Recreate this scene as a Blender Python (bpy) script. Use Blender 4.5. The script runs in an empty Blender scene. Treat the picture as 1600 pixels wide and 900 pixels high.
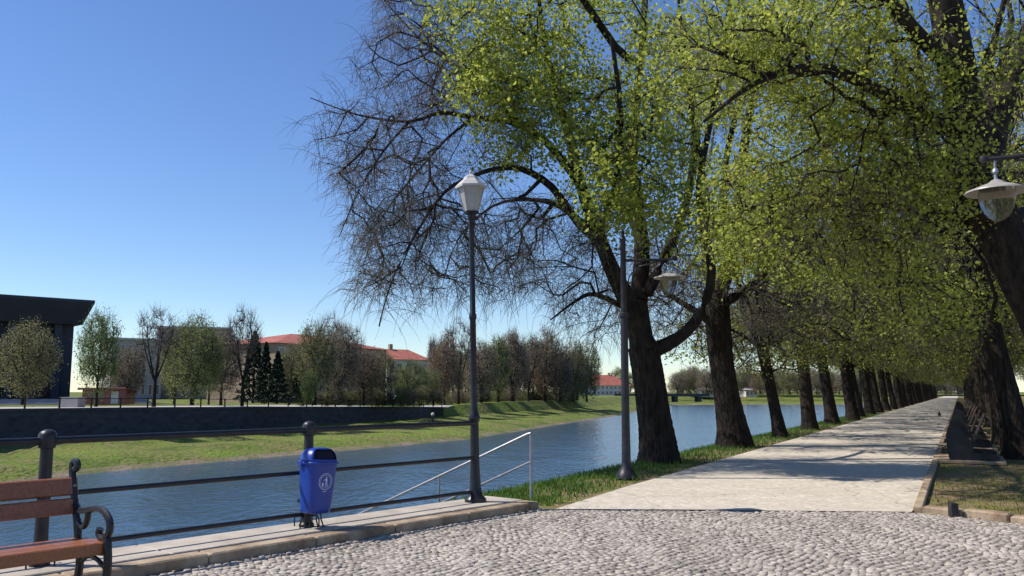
import bpy, math, random
import numpy as np
from mathutils import Vector

# ------------------------------------------------------------------ camera, light, exposure
SC = bpy.context.scene
COL = SC.collection
H = 1.6
TH = math.atan(162 / 1333.33)
cd = bpy.data.cameras.new('camera'); cam = bpy.data.objects.new('camera', cd); COL.objects.link(cam)
cam.location = (0, 0, H); cam.rotation_euler = (math.pi / 2 + TH, 0, 0)
cd.lens = 30; cd.sensor_width = 36; cd.clip_end = 6000; cd.clip_start = 0.05
SC.camera = cam
SUN_EL = 50; SUN = Vector((-1, 0.03, 0)).normalized()      # towards the sun
world = bpy.data.worlds.new('World'); SC.world = world; world.use_nodes = True
wn = world.node_tree.nodes; wl = world.node_tree.links
bg = wn['Background']; sky = wn.new('ShaderNodeTexSky'); sky.sky_type = 'NISHITA'; sky.sun_disc = False
sky.sun_elevation = math.radians(SUN_EL); sky.sun_rotation = math.atan2(SUN.x, SUN.y)
sky.altitude = 100; sky.air_density = 1.0; sky.dust_density = 0.0; sky.ozone_density = 5.0
shs = wn.new('ShaderNodeHueSaturation'); shs.inputs['Saturation'].default_value = 1.1; shs.inputs['Hue'].default_value = 0.509
wl.new(sky.outputs[0], shs.inputs['Color']); wl.new(shs.outputs[0], bg.inputs[0]); bg.inputs[1].default_value = 0.106
sd = bpy.data.lights.new('sun', 'SUN'); sd.energy = 4.2; sd.angle = math.radians(0.53); sd.color = (1, 0.93, 0.83)
sun = bpy.data.objects.new('sun', sd); COL.objects.link(sun)
sv = Vector((SUN.x * math.cos(math.radians(SUN_EL)), SUN.y * math.cos(math.radians(SUN_EL)), math.sin(math.radians(SUN_EL))))
sun.rotation_euler = sv.to_track_quat('Z', 'Y').to_euler()
SC.view_settings.view_transform = 'Standard'; SC.view_settings.look = 'None'
SC.view_settings.exposure = 0.5; SC.view_settings.gamma = 1

CT, ST = math.cos(TH), math.sin(TH)
def at(px, py, Y):
    a = (px - 800) / 1333.33; b = (450 - py) / 1333.33
    t = Y / (CT - b * ST)
    return np.array((a * t, Y, H + t * (ST + b * CT)))
def gnd(px, py, z=0.0):
    a = (px - 800) / 1333.33; b = (450 - py) / 1333.33
    t = (z - H) / (ST + b * CT)
    return np.array((a * t, t * (CT - b * ST), z))

rng = np.random.default_rng(7); random.seed(7)

# ------------------------------------------------------------------ materials
MATS = {}
def mat(name, c1, c2=None, scale=6, rough=0.8, bump=0.0, bscale=None, metal=0, detail=6, spec=0.35,
        contrast=(0.35, 0.65), stretch=(1, 1, 1), trans=0.0, bdist=0.02, world=False, rand=0.0):
    if name in MATS: return MATS[name]
    m = bpy.data.materials.new(name); m.use_nodes = True; nt = m.node_tree; N = nt.nodes; L = nt.links
    p = N['Principled BSDF']; p.inputs['Roughness'].default_value = rough
    p.inputs['Metallic'].default_value = metal; p.inputs['Specular IOR Level'].default_value = spec
    tc = N.new('ShaderNodeTexCoord'); mp = N.new('ShaderNodeMapping'); mp.inputs['Scale'].default_value = stretch
    if world:
        g = N.new('ShaderNodeNewGeometry'); L.new(g.outputs['Position'], mp.inputs[0])
    else: L.new(tc.outputs['Object'], mp.inputs[0])
    colsock = None
    if c2 is not None:
        nz = N.new('ShaderNodeTexNoise'); nz.inputs['Scale'].default_value = scale; nz.inputs['Detail'].default_value = detail
        nz.inputs['Roughness'].default_value = 0.62
        L.new(mp.outputs[0], nz.inputs['Vector'])
        r = N.new('ShaderNodeValToRGB'); r.color_ramp.elements[0].position = contrast[0]; r.color_ramp.elements[1].position = contrast[1]
        r.color_ramp.elements[0].color = (*c1, 1); r.color_ramp.elements[1].color = (*c2, 1)
        L.new(nz.outputs[0], r.inputs[0]); colsock = r.outputs[0]
    else: p.inputs['Base Color'].default_value = (*c1, 1)
    if rand and colsock:
        oi = N.new('ShaderNodeObjectInfo'); hs = N.new('ShaderNodeHueSaturation'); mr = N.new('ShaderNodeMapRange')
        mr.inputs[3].default_value = 1 - rand; mr.inputs[4].default_value = 1 + rand
        L.new(oi.outputs['Random'], mr.inputs[0]); L.new(mr.outputs[0], hs.inputs['Value']); L.new(colsock, hs.inputs['Color'])
        colsock = hs.outputs[0]
    if colsock: L.new(colsock, p.inputs['Base Color'])
    if bump:
        nb = N.new('ShaderNodeTexNoise'); nb.inputs['Scale'].default_value = bscale or scale * 3; nb.inputs['Detail'].default_value = 8
        L.new(mp.outputs[0], nb.inputs['Vector'])
        b = N.new('ShaderNodeBump'); b.inputs['Strength'].default_value = bump; b.inputs['Distance'].default_value = bdist
        L.new(nb.outputs[0], b.inputs['Height']); L.new(b.outputs[0], p.inputs['Normal'])
    if trans:
        t = N.new('ShaderNodeBsdfTranslucent'); mx = N.new('ShaderNodeMixShader'); mx.inputs[0].default_value = trans
        if colsock: L.new(colsock, t.inputs[0])
        else: t.inputs[0].default_value = (*c1, 1)
        out = N['Material Output']; L.new(p.outputs[0], mx.inputs[1]); L.new(t.outputs[0], mx.inputs[2]); L.new(mx.outputs[0], out.inputs[0])
    MATS[name] = m; return m

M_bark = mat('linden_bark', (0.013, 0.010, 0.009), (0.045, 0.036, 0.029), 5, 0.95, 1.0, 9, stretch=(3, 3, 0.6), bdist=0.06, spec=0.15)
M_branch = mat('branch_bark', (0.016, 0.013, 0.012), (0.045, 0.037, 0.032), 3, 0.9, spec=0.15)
M_twig = mat('twig_bark', (0.085, 0.075, 0.062), (0.19, 0.165, 0.135), 2, 0.9, spec=0.1)
M_leafA = mat('spring_leaf', (0.25, 0.31, 0.045), (0.54, 0.58, 0.11), 1.6, 0.5, trans=0.55, spec=0.3)
M_leafB = mat('linden_leaf', (0.18, 0.22, 0.04), (0.42, 0.45, 0.095), 1.3, 0.5, trans=0.55, spec=0.3, rand=0.25)
M_iron = mat('painted_iron', (0.008, 0.009, 0.013), (0.018, 0.018, 0.023), 8, 0.38, 0.15, 60, spec=0.4, bdist=0.003)
M_post = mat('weathered_iron', (0.012, 0.012, 0.017), (0.03, 0.026, 0.032), 9, 0.42, 0.2, 50, spec=0.4, bdist=0.003)
M_galv = mat('galvanised_pipe', (0.20, 0.21, 0.24), (0.30, 0.31, 0.33), 12, 0.4, metal=0.3)
M_wood = mat('varnished_wood', (0.20, 0.068, 0.024), (0.32, 0.115, 0.045), 4, 0.38, 0.25, 14, stretch=(14, 1, 14), spec=0.5, bdist=0.004)
M_wood2 = mat('dark_wood', (0.05, 0.03, 0.024), (0.09, 0.055, 0.042), 5, 0.6, stretch=(10, 1, 10))
M_blue = mat('blue_plastic', (0.010, 0.042, 0.27), (0.014, 0.054, 0.33), 3, 0.36, 0.05, 80, spec=0.5, bdist=0.002)
M_bluedark = mat('bin_inside_shade', (0.004, 0.006, 0.02), None, rough=0.8)
M_white = mat('white_print', (0.55, 0.6, 0.72), None, rough=0.6)
M_frost = mat('frosted_glass', (0.50, 0.50, 0.50), (0.58, 0.58, 0.57), 3, 0.3, spec=0.5, trans=0.35)
M_shade = mat('enamel_shade', (0.30, 0.28, 0.25), (0.42, 0.39, 0.35), 6, 0.4, spec=0.5)
M_ledge = mat('ledge_stone', (0.34, 0.30, 0.25), (0.47, 0.42, 0.355), 2.5, 0.85, 0.5, 30, bdist=0.01, world=True)
M_curb = mat('kerb_stone', (0.20, 0.135, 0.085), (0.42, 0.33, 0.23), 3, 0.85, 0.5, 30, bdist=0.012, world=True)
M_embank = mat('embankment_stone', (0.16, 0.15, 0.14), (0.3, 0.28, 0.25), 1.5, 0.9, 0.6, 6, bdist=0.04, world=True)
M_joint = mat('joint_sand', (0.14, 0.115, 0.09), (0.24, 0.2, 0.16), 9, 0.95, 0.5, 60, world=True)
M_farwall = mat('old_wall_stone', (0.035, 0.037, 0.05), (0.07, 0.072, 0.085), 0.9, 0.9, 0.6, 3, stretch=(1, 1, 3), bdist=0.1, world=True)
M_pave = mat('pale_pavement', (0.34, 0.32, 0.32), (0.45, 0.43, 0.42), 0.4, 0.9, world=True)
M_theatre = mat('theatre_cladding', (0.02, 0.026, 0.042), (0.03, 0.037, 0.056), 0.2, 0.6)
M_pale = mat('grey_render', (0.30, 0.27, 0.26), (0.4, 0.37, 0.35), 0.3, 0.9)
M_beige = mat('beige_render', (0.27, 0.205, 0.15), (0.35, 0.275, 0.205), 0.3, 0.9)
M_whitewall = mat('white_render', (0.5, 0.47, 0.45), (0.62, 0.6, 0.58), 0.3, 0.9)
M_roof = mat('red_roof_tiles', (0.27, 0.085, 0.06), (0.40, 0.135, 0.10), 0.6, 0.8, 0.5, 5, bdist=0.1)
M_pane = mat('dark_window', (0.03, 0.035, 0.045), None, rough=0.1, spec=0.8)
M_red = mat('red_paint', (0.17, 0.025, 0.03), (0.22, 0.035, 0.04), 1, 0.3, spec=0.6)
M_rubber = mat('black_rubber', (0.02, 0.02, 0.02), None, rough=0.9)
M_blade = mat('grass_blades', (0.05, 0.12, 0.015), (0.12, 0.22, 0.03), 1.2, 0.6, trans=0.35, world=True)
M_dryblade = mat('park_grass_blades', (0.09, 0.11, 0.025), (0.23, 0.20, 0.07), 1.1, 0.7, trans=0.3, world=True)  # yellower, browner blade colour for the park side grass

def ground_mat(name, cols, scales, bump=0.6, bs=20, bdist=0.03, stretch=(1, 1, 1)):
    m = bpy.data.materials.new(name); m.use_nodes = True; N = m.node_tree.nodes; L = m.node_tree.links
    p = N['Principled BSDF']; p.inputs['Roughness'].default_value = 0.95; p.inputs['Specular IOR Level'].default_value = 0.15
    g = N.new('ShaderNodeNewGeometry'); mp = N.new('ShaderNodeMapping'); mp.inputs['Scale'].default_value = stretch
    L.new(g.outputs['Position'], mp.inputs[0])
    prev = None
    for i, (c, s) in enumerate(zip(cols[1:], scales)):
        n = N.new('ShaderNodeTexNoise'); n.inputs['Scale'].default_value = s; n.inputs['Detail'].default_value = 7
        n.inputs['Roughness'].default_value = 0.65
        L.new(mp.outputs[0], n.inputs['Vector'])
        r = N.new('ShaderNodeMapRange'); r.inputs[1].default_value = 0.42; r.inputs[2].default_value = 0.62
        L.new(n.outputs[0], r.inputs[0])
        mx = N.new('ShaderNodeMix'); mx.data_type = 'RGBA'
        L.new(r.outputs[0], mx.inputs[0])
        if prev is None: mx.inputs[6].default_value = (*cols[0], 1)
        else: L.new(prev, mx.inputs[6])
        mx.inputs[7].default_value = (*c, 1); prev = mx.outputs[2]
    L.new(prev, p.inputs['Base Color'])
    nb = N.new('ShaderNodeTexNoise'); nb.inputs['Scale'].default_value = bs; nb.inputs['Detail'].default_value = 8
    L.new(mp.outputs[0], nb.inputs['Vector'])
    b = N.new('ShaderNodeBump'); b.inputs['Strength'].default_value = bump; b.inputs['Distance'].default_value = bdist
    L.new(nb.outputs[0], b.inputs['Height']); L.new(b.outputs[0], p.inputs['Normal'])
    return m
M_grass = ground_mat('park_ground', [(0.12, 0.10, 0.04), (0.15, 0.16, 0.035), (0.22, 0.16, 0.10)], [0.6, 1.7], 0.8, 18)
M_bank = ground_mat('bank_grass', [(0.075, 0.115, 0.022), (0.15, 0.21, 0.035), (0.17, 0.165, 0.06)], [0.12, 0.35], 1.0, 2.2, 0.35)
M_shore = ground_mat('shore_silt', [(0.20, 0.16, 0.11), (0.26, 0.21, 0.15), (0.11, 0.13, 0.04)], [0.5, 0.3], 0.8, 3, 0.2)
M_path = ground_mat('promenade_concrete', [(0.57, 0.51, 0.425), (0.66, 0.595, 0.49), (0.50, 0.45, 0.37), (0.42, 0.375, 0.31)], [0.7, 2.6, 9], 0.5, 45, 0.01)
nt = M_path.node_tree; N = nt.nodes; L = nt.links; p = N['Principled BSDF']
base_link = p.inputs['Base Color'].links[0].from_socket
g = N.new('ShaderNodeNewGeometry'); nz = N.new('ShaderNodeTexNoise'); nz.inputs['Scale'].default_value = 1.1; nz.inputs['Detail'].default_value = 5; L.new(g.outputs['Position'], nz.inputs['Vector'])
vm = N.new('ShaderNodeVectorMath'); vm.operation = 'MULTIPLY_ADD'; L.new(nz.outputs['Color'], vm.inputs[0]); vm.inputs[1].default_value = (1.2, 1.2, 0); L.new(g.outputs['Position'], vm.inputs[2])
vo = N.new('ShaderNodeTexVoronoi'); vo.feature = 'DISTANCE_TO_EDGE'; vo.inputs['Scale'].default_value = 0.33; L.new(vm.outputs[0], vo.inputs['Vector'])
cm = N.new('ShaderNodeMapRange'); cm.inputs[1].default_value = 0.0; cm.inputs[2].default_value = 0.006; cm.inputs[3].default_value = 0.55; cm.inputs[4].default_value = 0; L.new(vo.outputs[0], cm.inputs[0])
cx = N.new('ShaderNodeMix'); cx.data_type = 'RGBA'; L.new(cm.outputs[0], cx.inputs[0]); L.new(base_link, cx.inputs[6]); cx.inputs[7].default_value = (0.16, 0.14, 0.11, 1); L.new(cx.outputs[2], p.inputs['Base Color'])
M_dirt = ground_mat('sandy_soil', [(0.33, 0.25, 0.17), (0.40, 0.31, 0.22), (0.22, 0.17, 0.11)], [2, 5], 0.8, 25, 0.02)

# cobble stones: each stone keeps its own tone (colour attribute)
M_cob = bpy.data.materials.new('granite_setts'); M_cob.use_nodes = True
N = M_cob.node_tree.nodes; L = M_cob.node_tree.links; p = N['Principled BSDF']
va = N.new('ShaderNodeAttribute'); va.attribute_name = 'tone'
ns = N.new('ShaderNodeTexNoise'); ns.inputs['Scale'].default_value = 45; ns.inputs['Detail'].default_value = 6
g = N.new('ShaderNodeNewGeometry'); L.new(g.outputs['Position'], ns.inputs['Vector'])
n2 = N.new('ShaderNodeTexNoise'); n2.inputs['Scale'].default_value = 0.8; n2.inputs['Detail'].default_value = 4; L.new(g.outputs['Position'], n2.inputs['Vector'])
ad = N.new('ShaderNodeMath'); ad.operation = 'MULTIPLY_ADD'; L.new(ns.outputs[0], ad.inputs[0]); ad.inputs[1].default_value = 0.5; L.new(va.outputs['Fac'], ad.inputs[2])
ad2 = N.new('ShaderNodeMath'); ad2.operation = 'MULTIPLY_ADD'; L.new(n2.outputs[0], ad2.inputs[0]); ad2.inputs[1].default_value = 1.0; L.new(ad.outputs[0], ad2.inputs[2])
cr = N.new('ShaderNodeValToRGB'); e = cr.color_ramp.elements
e[0].position = 0.5; e[0].color = (0.20, 0.175, 0.148, 1); e[1].position = 1.35; e[1].color = (0.475, 0.42, 0.36, 1)
mr = N.new('ShaderNodeMapRange'); mr.inputs[1].default_value = 0.5; mr.inputs[2].default_value = 2.0; L.new(ad2.outputs[0], mr.inputs[0])
e[0].position = 0.1; e[1].position = 0.9
L.new(mr.outputs[0], cr.inputs[0]); L.new(cr.outputs[0], p.inputs['Base Color']); p.inputs['Roughness'].default_value = 0.7
bb = N.new('ShaderNodeBump'); bb.inputs['Strength'].default_value = 0.5; bb.inputs['Distance'].default_value = 0.006
L.new(ns.outputs[0], bb.inputs['Height']); L.new(bb.outputs[0], p.inputs['Normal'])

# water
M_water = bpy.data.materials.new('river_water'); M_water.use_nodes = True
N = M_water.node_tree.nodes; L = M_water.node_tree.links; p = N['Principled BSDF']
p.inputs['Base Color'].default_value = (0.04, 0.085, 0.14, 1); p.inputs['Roughness'].default_value = 0.12; p.inputs['IOR'].default_value = 1.33
g = N.new('ShaderNodeNewGeometry'); mp = N.new('ShaderNodeMapping'); mp.inputs['Rotation'].default_value = (0, 0, math.radians(25))
mp.inputs['Scale'].default_value = (1, 0.5, 1); L.new(g.outputs['Position'], mp.inputs[0])
w1 = N.new('ShaderNodeTexNoise'); w1.inputs['Scale'].default_value = 2.2; w1.inputs['Detail'].default_value = 6; L.new(mp.outputs[0], w1.inputs['Vector'])
w2 = N.new('ShaderNodeTexNoise'); w2.inputs['Scale'].default_value = 0.25; w2.inputs['Detail'].default_value = 3; L.new(mp.outputs[0], w2.inputs['Vector'])
ws = N.new('ShaderNodeMath'); ws.operation = 'MULTIPLY_ADD'; L.new(w2.outputs[0], ws.inputs[0]); ws.inputs[1].default_value = 2.0; L.new(w1.outputs[0], ws.inputs[2])
wb = N.new('ShaderNodeBump'); wb.inputs['Strength'].default_value = 0.65; wb.inputs['Distance'].default_value = 0.15
L.new(ws.outputs[0], wb.inputs['Height']); L.new(wb.outputs[0], p.inputs['Normal'])

# ------------------------------------------------------------------ mesh helpers
class MB:
    def __init__(s): s.v = []; s.f = []
    def add(s, vs, fs):
        o = len(s.v); s.v += [tuple(map(float, v)) for v in vs]; s.f += [tuple(i + o for i in f) for f in fs]; return s
    def box(s, x0, x1, y0, y1, z0, z1, bev=0.0):
        if bev <= 0:
            vs = [(x, y, z) for z in (z0, z1) for x, y in ((x0, y0), (x1, y0), (x1, y1), (x0, y1))]
            return s.add(vs, [(3, 2, 1, 0), (4, 5, 6, 7), (0, 1, 5, 4), (1, 2, 6, 5), (2, 3, 7, 6), (3, 0, 4, 7)])
        b = bev; rings = []
        for z, k in ((z0, b), (z0 + b, 0), (z1 - b, 0), (z1, b)):
            X0, X1, Y0, Y1 = x0 + k, x1 - k, y0 + k, y1 - k
            rings.append([(X0 + b, Y0, z), (X1 - b, Y0, z), (X1, Y0 + b, z), (X1, Y1 - b, z), (X1 - b, Y1, z), (X0 + b, Y1, z), (X0, Y1 - b, z), (X0, Y0 + b, z)])
        return s.loft(rings)
    def loft(s, rings, cap=True, closed=True):
        n = len(rings[0]); vs = [p for r in rings for p in r]; fs = []
        for i in range(len(rings) - 1):
            for j in range(n if closed else n - 1):
                k = (j + 1) % n; fs.append((i * n + j, i * n + k, (i + 1) * n + k, (i + 1) * n + j))
        if cap: fs.append(tuple(range(n - 1, -1, -1))); fs.append(tuple((len(rings) - 1) * n + j for j in range(n)))
        return s.add(vs, fs)
    def lathe(s, prof, n=16, c=(0, 0), cap=True):
        return s.loft([[(c[0] + r * math.cos(2 * math.pi * j / n), c[1] + r * math.sin(2 * math.pi * j / n), z) for j in range(n)] for r, z in prof], cap)
    def tube(s, pts, r, n=8, cap=True, flat=None):
        pts = [Vector(q) for q in pts]; rings = []
        rs = r if hasattr(r, '__len__') else [r] * len(pts)
        up = Vector((0, 0, 1)); T0 = (pts[1] - pts[0]).normalized()
        a = T0.cross(up); a = a.normalized() if a.length > 1e-3 else Vector((1, 0, 0))
        for i, q in enumerate(pts):
            T = (pts[min(i + 1, len(pts) - 1)] - pts[max(i - 1, 0)]).normalized()
            a = (a - T * a.dot(T)).normalized(); b = T.cross(a)
            rings.append([tuple(q + a * (rs[i] * math.cos(2 * math.pi * j / n)) * (flat or 1) + b * (rs[i] * math.sin(2 * math.pi * j / n))) for j in range(n)])
        return s.loft(rings, cap)
    def build(s, name, m, parent=None, loc=None, rz=0, smooth=False, fix=True):
        me = bpy.data.meshes.new(name); me.from_pydata(s.v, [], s.f); me.validate()
        if fix:
            import bmesh
            bm = bmesh.new(); bm.from_mesh(me); bmesh.ops.recalc_face_normals(bm, faces=bm.faces); bm.to_mesh(me); bm.free()
        if smooth:
            me.polygons.foreach_set('use_smooth', [True] * len(me.polygons)); 
        o = bpy.data.objects.new(name, me); COL.objects.link(o); me.materials.append(m)
        if parent: o.parent = parent
        if loc is not None: o.location = loc
        o.rotation_euler.z = rz
        if smooth:
            me.set_sharp_from_angle(angle=math.radians(38))
        return o
def npmesh(name, V, F, m, parent=None, smooth=False, tone=None):
    """V (N,3), F (M,k) all faces same size"""
    me = bpy.data.meshes.new(name); F = np.asarray(F, dtype=np.int32); k = F.shape[1]
    me.vertices.add(len(V)); me.vertices.foreach_set('co', np.asarray(V, dtype=np.float32).ravel())
    me.loops.add(F.size); me.loops.foreach_set('vertex_index', F.ravel())
    me.polygons.add(len(F)); me.polygons.foreach_set('loop_start', np.arange(0, F.size, k, dtype=np.int32))
    me.polygons.foreach_set('loop_total', np.full(len(F), k, dtype=np.int32))
    me.update(calc_edges=True)
    if smooth: me.polygons.foreach_set('use_smooth', np.ones(len(F), dtype=bool))
    if tone is not None:
        at_ = me.attributes.new('tone', 'FLOAT', 'POINT'); at_.data.foreach_set('value', tone.astype(np.float32))
    me.materials.append(m)
    o = bpy.data.objects.new(name, me); COL.objects.link(o)
    if parent: o.parent = parent
    return o
def tag(o, label=None, cat=None, group=None, kind=None):
    if label: o['label'] = label
    if cat: o['category'] = cat
    if group: o['group'] = group
    if kind: o['kind'] = kind
    return o
def empty(name, loc, rz=0):
    o = bpy.data.objects.new(name, None); COL.objects.link(o); o.location = loc; o.rotation_euler.z = rz; o.empty_display_size = 0.2; return o
def dup(root, loc, rz, label, group=None, scale=None):
    r = root.copy(); COL.objects.link(r); r.location = loc; r.rotation_euler.z = rz; r['label'] = label
    if scale: r.scale = scale
    if group: r['group'] = group
    for ch in list(root.children):
        c = ch.copy(); COL.objects.link(c); c.parent = r
        for g_ in ch.children:
            d = g_.copy(); COL.objects.link(d); d.parent = c
    return r
def sheet(name, pts, z, m, kind='structure'):
    o = MB().add([(p_[0], p_[1], z) for p_ in pts], [tuple(range(len(pts)))]).build(name, m)
    if kind: o['kind'] = kind
    return o

# ------------------------------------------------------------------ frames of reference
P1 = gnd(52, 885, 0.1)[:2]; LP = gnd(743, 784, 0.1)[:2]
E = (LP - P1) / np.linalg.norm(LP - P1); NF = np.array((E[1], -E[0]))         # along the railing / towards the plaza
PO = gnd(868, 792)[:2]; U = np.array((0.4622, 0.8868)); R = np.array((0.8868, -0.4622))   # promenade
def pp(s, r, z=0.0):
    q = PO + U * s + R * r; return np.array((q[0], q[1], z))
def rp(s, n, z=0.0):
    q = LP + E * s + NF * n; return np.array((q[0], q[1], z))
PW = float(np.dot(gnd(1425, 797)[:2] - PO, R))                              # promenade width
AE = math.atan2(E[1], E[0]); AU = math.atan2(U[1], U[0])

# ------------------------------------------------------------------ setting
WZ = -4.0
sheet('river', [(-900, -600), (2500, -600), (2500, 3500), (-900, 3500)], WZ, M_water)
# near land
BR = -1.5
near = [rp(-80, -0.34), rp(0.62, -0.34), pp(-0.2, BR + .1), pp(30, BR), pp(330, BR), (2500, 900), (2500, -600), (-300, -600)]
sheet('ground', near, -0.03, M_grass)
# near bank slope (cross-section swept along the promenade)
def sweep(name, line, prof, m, wob=0.0, kind='structure', label=None):
    """line: list of xy ; prof: list of (offset to the left, z)"""
    line = [np.array(q[:2], float) for q in line]; V = []; n = len(prof)
    for i, q in enumerate(line):
        d = line[min(i + 1, len(line) - 1)] - line[max(i - 1, 0)]; d = d / np.linalg.norm(d); nl = np.array((-d[1], d[0]))
        for k, (o, z) in enumerate(prof):
            w = rng.normal() * wob if 0 < k < n else 0
            V.append((q[0] + nl[0] * (o + w), q[1] + nl[1] * (o + w), z + w * 0.3))
    F = [(i * n + k, (i + 1) * n + k, (i + 1) * n + k + 1, i * n + k + 1) for i in range(len(line) - 1) for k in range(n - 1)]
    o = npmesh(name, np.array(V), F, m, smooth=True); 
    if kind: o['kind'] = kind
    return o
sweep('river_bank', [pp(s, BR) for s in np.concatenate([np.arange(0.1, 60, 0.7), np.arange(60, 340, 6)])],
      [(0, -0.03), (0.35, -0.12), (0.9, -0.5), (2.0, -1.3), (4.5, -3.3), (6, -4.4)], M_bank, 0.06)
# promenade
cob_top = [gnd(790, 797)[:2], gnd(868, 795)[:2], gnd(1425, 800)[:2], gnd(1600, 818)[:2], gnd(1900, 850)[:2]]
sheet('promenade', [cob_top[1] + np.array((0, -0.02)), cob_top[2], pp(4, PW), pp(330, PW), pp(330, 0), pp(3, 0.0)], 0.004, M_path)
sheet('plaza_bedding', [rp(-14, 0.6), cob_top[0], cob_top[1] , cob_top[2], cob_top[3], cob_top[4], (16, 5), (16, -6), (-12, -6)], -0.009, M_joint)
# setts
def inside(poly, P):
    x, y = P[:, 0], P[:, 1]; c = np.zeros(len(P), bool); n = len(poly)
    for i in range(n):
        x1, y1 = poly[i][:2]; x2, y2 = poly[(i + 1) % n][:2]
        if y1 == y2: continue
        c ^= ((y1 > y) != (y2 > y)) & (x < (x2 - x1) * (y - y1) / (y2 - y1) + x1)
    return c
cobpoly = [rp(-11, 0.66), rp(0.7, 0.66), cob_top[0], cob_top[1], cob_top[2], cob_top[3], gnd(1750, 833)[:2], np.array((9.5, 4.2)), np.array((-7.5, 4.2))]
cs = []
pitch = 0.078
for i in range(0, 225):
    t = i * pitch; off = rng.uniform(0, 1)
    k = np.arange(-95, 225) + off
    jit = rng.normal(0, 0.07, len(k))
    a = (k + jit) * pitch
    bow = min(1, i / 14) * (0.07 * np.sin(a * 2.3 + i * .05) + .05 * np.sin(a * 5.1 + i * .4) + .05 * np.sin(a * .9 - i * .11))                     # the fan-like waves the setts are laid in
    cs.append(np.stack([a, np.full(len(k), t) + bow + rng.normal(0, 0.009, len(k))], 1))
cs = np.concatenate(cs)
CP = LP + np.outer(cs[:, 0] - 4, E) + np.outer(cs[:, 1] + .67, NF)
CP = CP[inside(cobpoly, CP)]
n = len(CP); hs = rng.normal(0, 0.0028, n); th = rng.normal(0, 0.09, n) + AE
hw = pitch * 0.5 * rng.uniform(0.86, 0.98, n); hd = pitch * 0.5 * rng.uniform(0.86, 0.98, n)
cor = np.array([(-1, -.55), (-.55, -1), (.55, -1), (1, -.55), (1, .55), (.55, 1), (-.55, 1), (-1, .55)])
V = np.zeros((n, 24, 3)); 
for ri, (k, z) in enumerate(((1.0, -0.03), (0.97, -0.005), (0.82, 0.0))):
    cx = cor[None, :, 0] * hw[:, None] * k * rng.uniform(0.9, 1.05, (n, 8)); cy = cor[None, :, 1] * hd[:, None] * k * rng.uniform(0.9, 1.05, (n, 8))
    V[:, ri * 8:ri * 8 + 8, 0] = CP[:, 0, None] + cx * np.cos(th)[:, None] - cy * np.sin(th)[:, None]
    V[:, ri * 8:ri * 8 + 8, 1] = CP[:, 1, None] + cx * np.sin(th)[:, None] + cy * np.cos(th)[:, None]
    V[:, ri * 8:ri * 8 + 8, 2] = z + hs[:, None] + (rng.normal(0, .0015, (n, 8)))
tx = rng.normal(0, 0.035, n); ty = rng.normal(0, 0.035, n)
V[:, 8:, 2] += (V[:, 8:, 0] - CP[:, 0, None]) * tx[:, None] + (V[:, 8:, 1] - CP[:, 1, None]) * ty[:, None]
F = []
for j in range(8):
    k = (j + 1) % 8
    F += [(j, k, 8 + k, 8 + j), (8 + j, 8 + k, 16 + k, 16 + j)]
F += [(16, 17, 22, 23), (17, 18, 21, 22), (18, 19, 20, 21)]
F = (np.array(F)[None] + (np.arange(n) * 24)[:, None, None]).reshape(-1, 4)
o = npmesh('cobbled_plaza', V.reshape(-1, 3), F, M_cob, smooth=True, tone=np.repeat(rng.uniform(0, 1, n), 24)); o['kind'] = 'structure'

# ledge and kerb under the railing
lb = MB()
def obox(mb, fr, s0, s1, n0, n1, z0, z1, bev=0.012):
    t = MB().box(s0, s1, n0, n1, z0, z1, bev)
    mb.add([fr(x, y, z) for x, y, z in t.v], t.f)
s = -16.0
while s < 0.5:
    ln = 1.2 + random.uniform(-.1, .1); e1 = min(s + ln, 0.62)
    obox(lb, rp, s, e1 - 0.008, 0.36, 0.63 + random.uniform(-.008, .008), -0.1, 0.098 + random.uniform(-.006, .006), 0.015)
    s += ln
tag(lb.build('kerb', M_curb), kind='structure')
lb = MB(); s = -16.0
while s < 0.5:
    ln = 1.9; e1 = min(s + ln, 0.62); obox(lb, rp, s, e1 - 0.01, -0.34, 0.345, -0.1, 0.10, 0.01); s += ln
tag(lb.build('ledge', M_ledge), kind='structure')
lb = MB(); obox(lb, rp, -80, 0.6, -0.33, 0.3, -4.6, -0.101, 0)
tag(lb.build('embankment_wall', M_embank), 'stone embankment wall dropping to the river below the near railing', 'wall')
# promenade's right kerb and the stone border of the park strip
lb = MB(); s = 1.95
while s < 120:
    ln = 1.0 if s < 40 else 8; obox(lb, pp, s, s + ln - .012, PW + 0.01, PW + 0.13, -0.1, 0.045 + random.uniform(-.012, .012), 0.01); s += ln
tag(lb.build('path_kerb', M_curb), kind='structure')
c2, c3, c4 = cob_top[2] + np.array((0.12, -.02)), cob_top[3], cob_top[4]
lb = MB(); d = (c4 - c2) / np.linalg.norm(c4 - c2); nn = np.array((-d[1], d[0])); L_ = np.linalg.norm(c4 - c2)
def bf(s_, n_, z_): q = c2 + d * s_ + nn * n_; return (q[0], q[1], z_)
s = 0.0
while s < L_ + 6:
    ln = random.uniform(0.45, 0.75)
    obox(lb, bf, s, s + ln - .02, 0.0, 0.2, -0.1, 0.085 + random.uniform(-.02, .015), 0.02); s += ln
tag(lb.build('border_kerb', M_curb), kind='structure')
sheet('sandy_strip', [bf(0.2, .1, 0), bf(L_ + 5, .1, 0), bf(L_ + 5, .8, 0), bf(3, .9, 0), pp(1.2, PW + .15)], -0.026, M_dirt)
MB().box(-.05, .05, -.05, .05, -0.05, 0.17, 0.01).build('stub', M_post, None, bf(0.45, -0.08, 0)).name = 'stone_stub'
tag(bpy.data.objects['stone_stub'], 'short dark stone stub standing at the corner of the stone border beside the path', 'stub')

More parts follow.
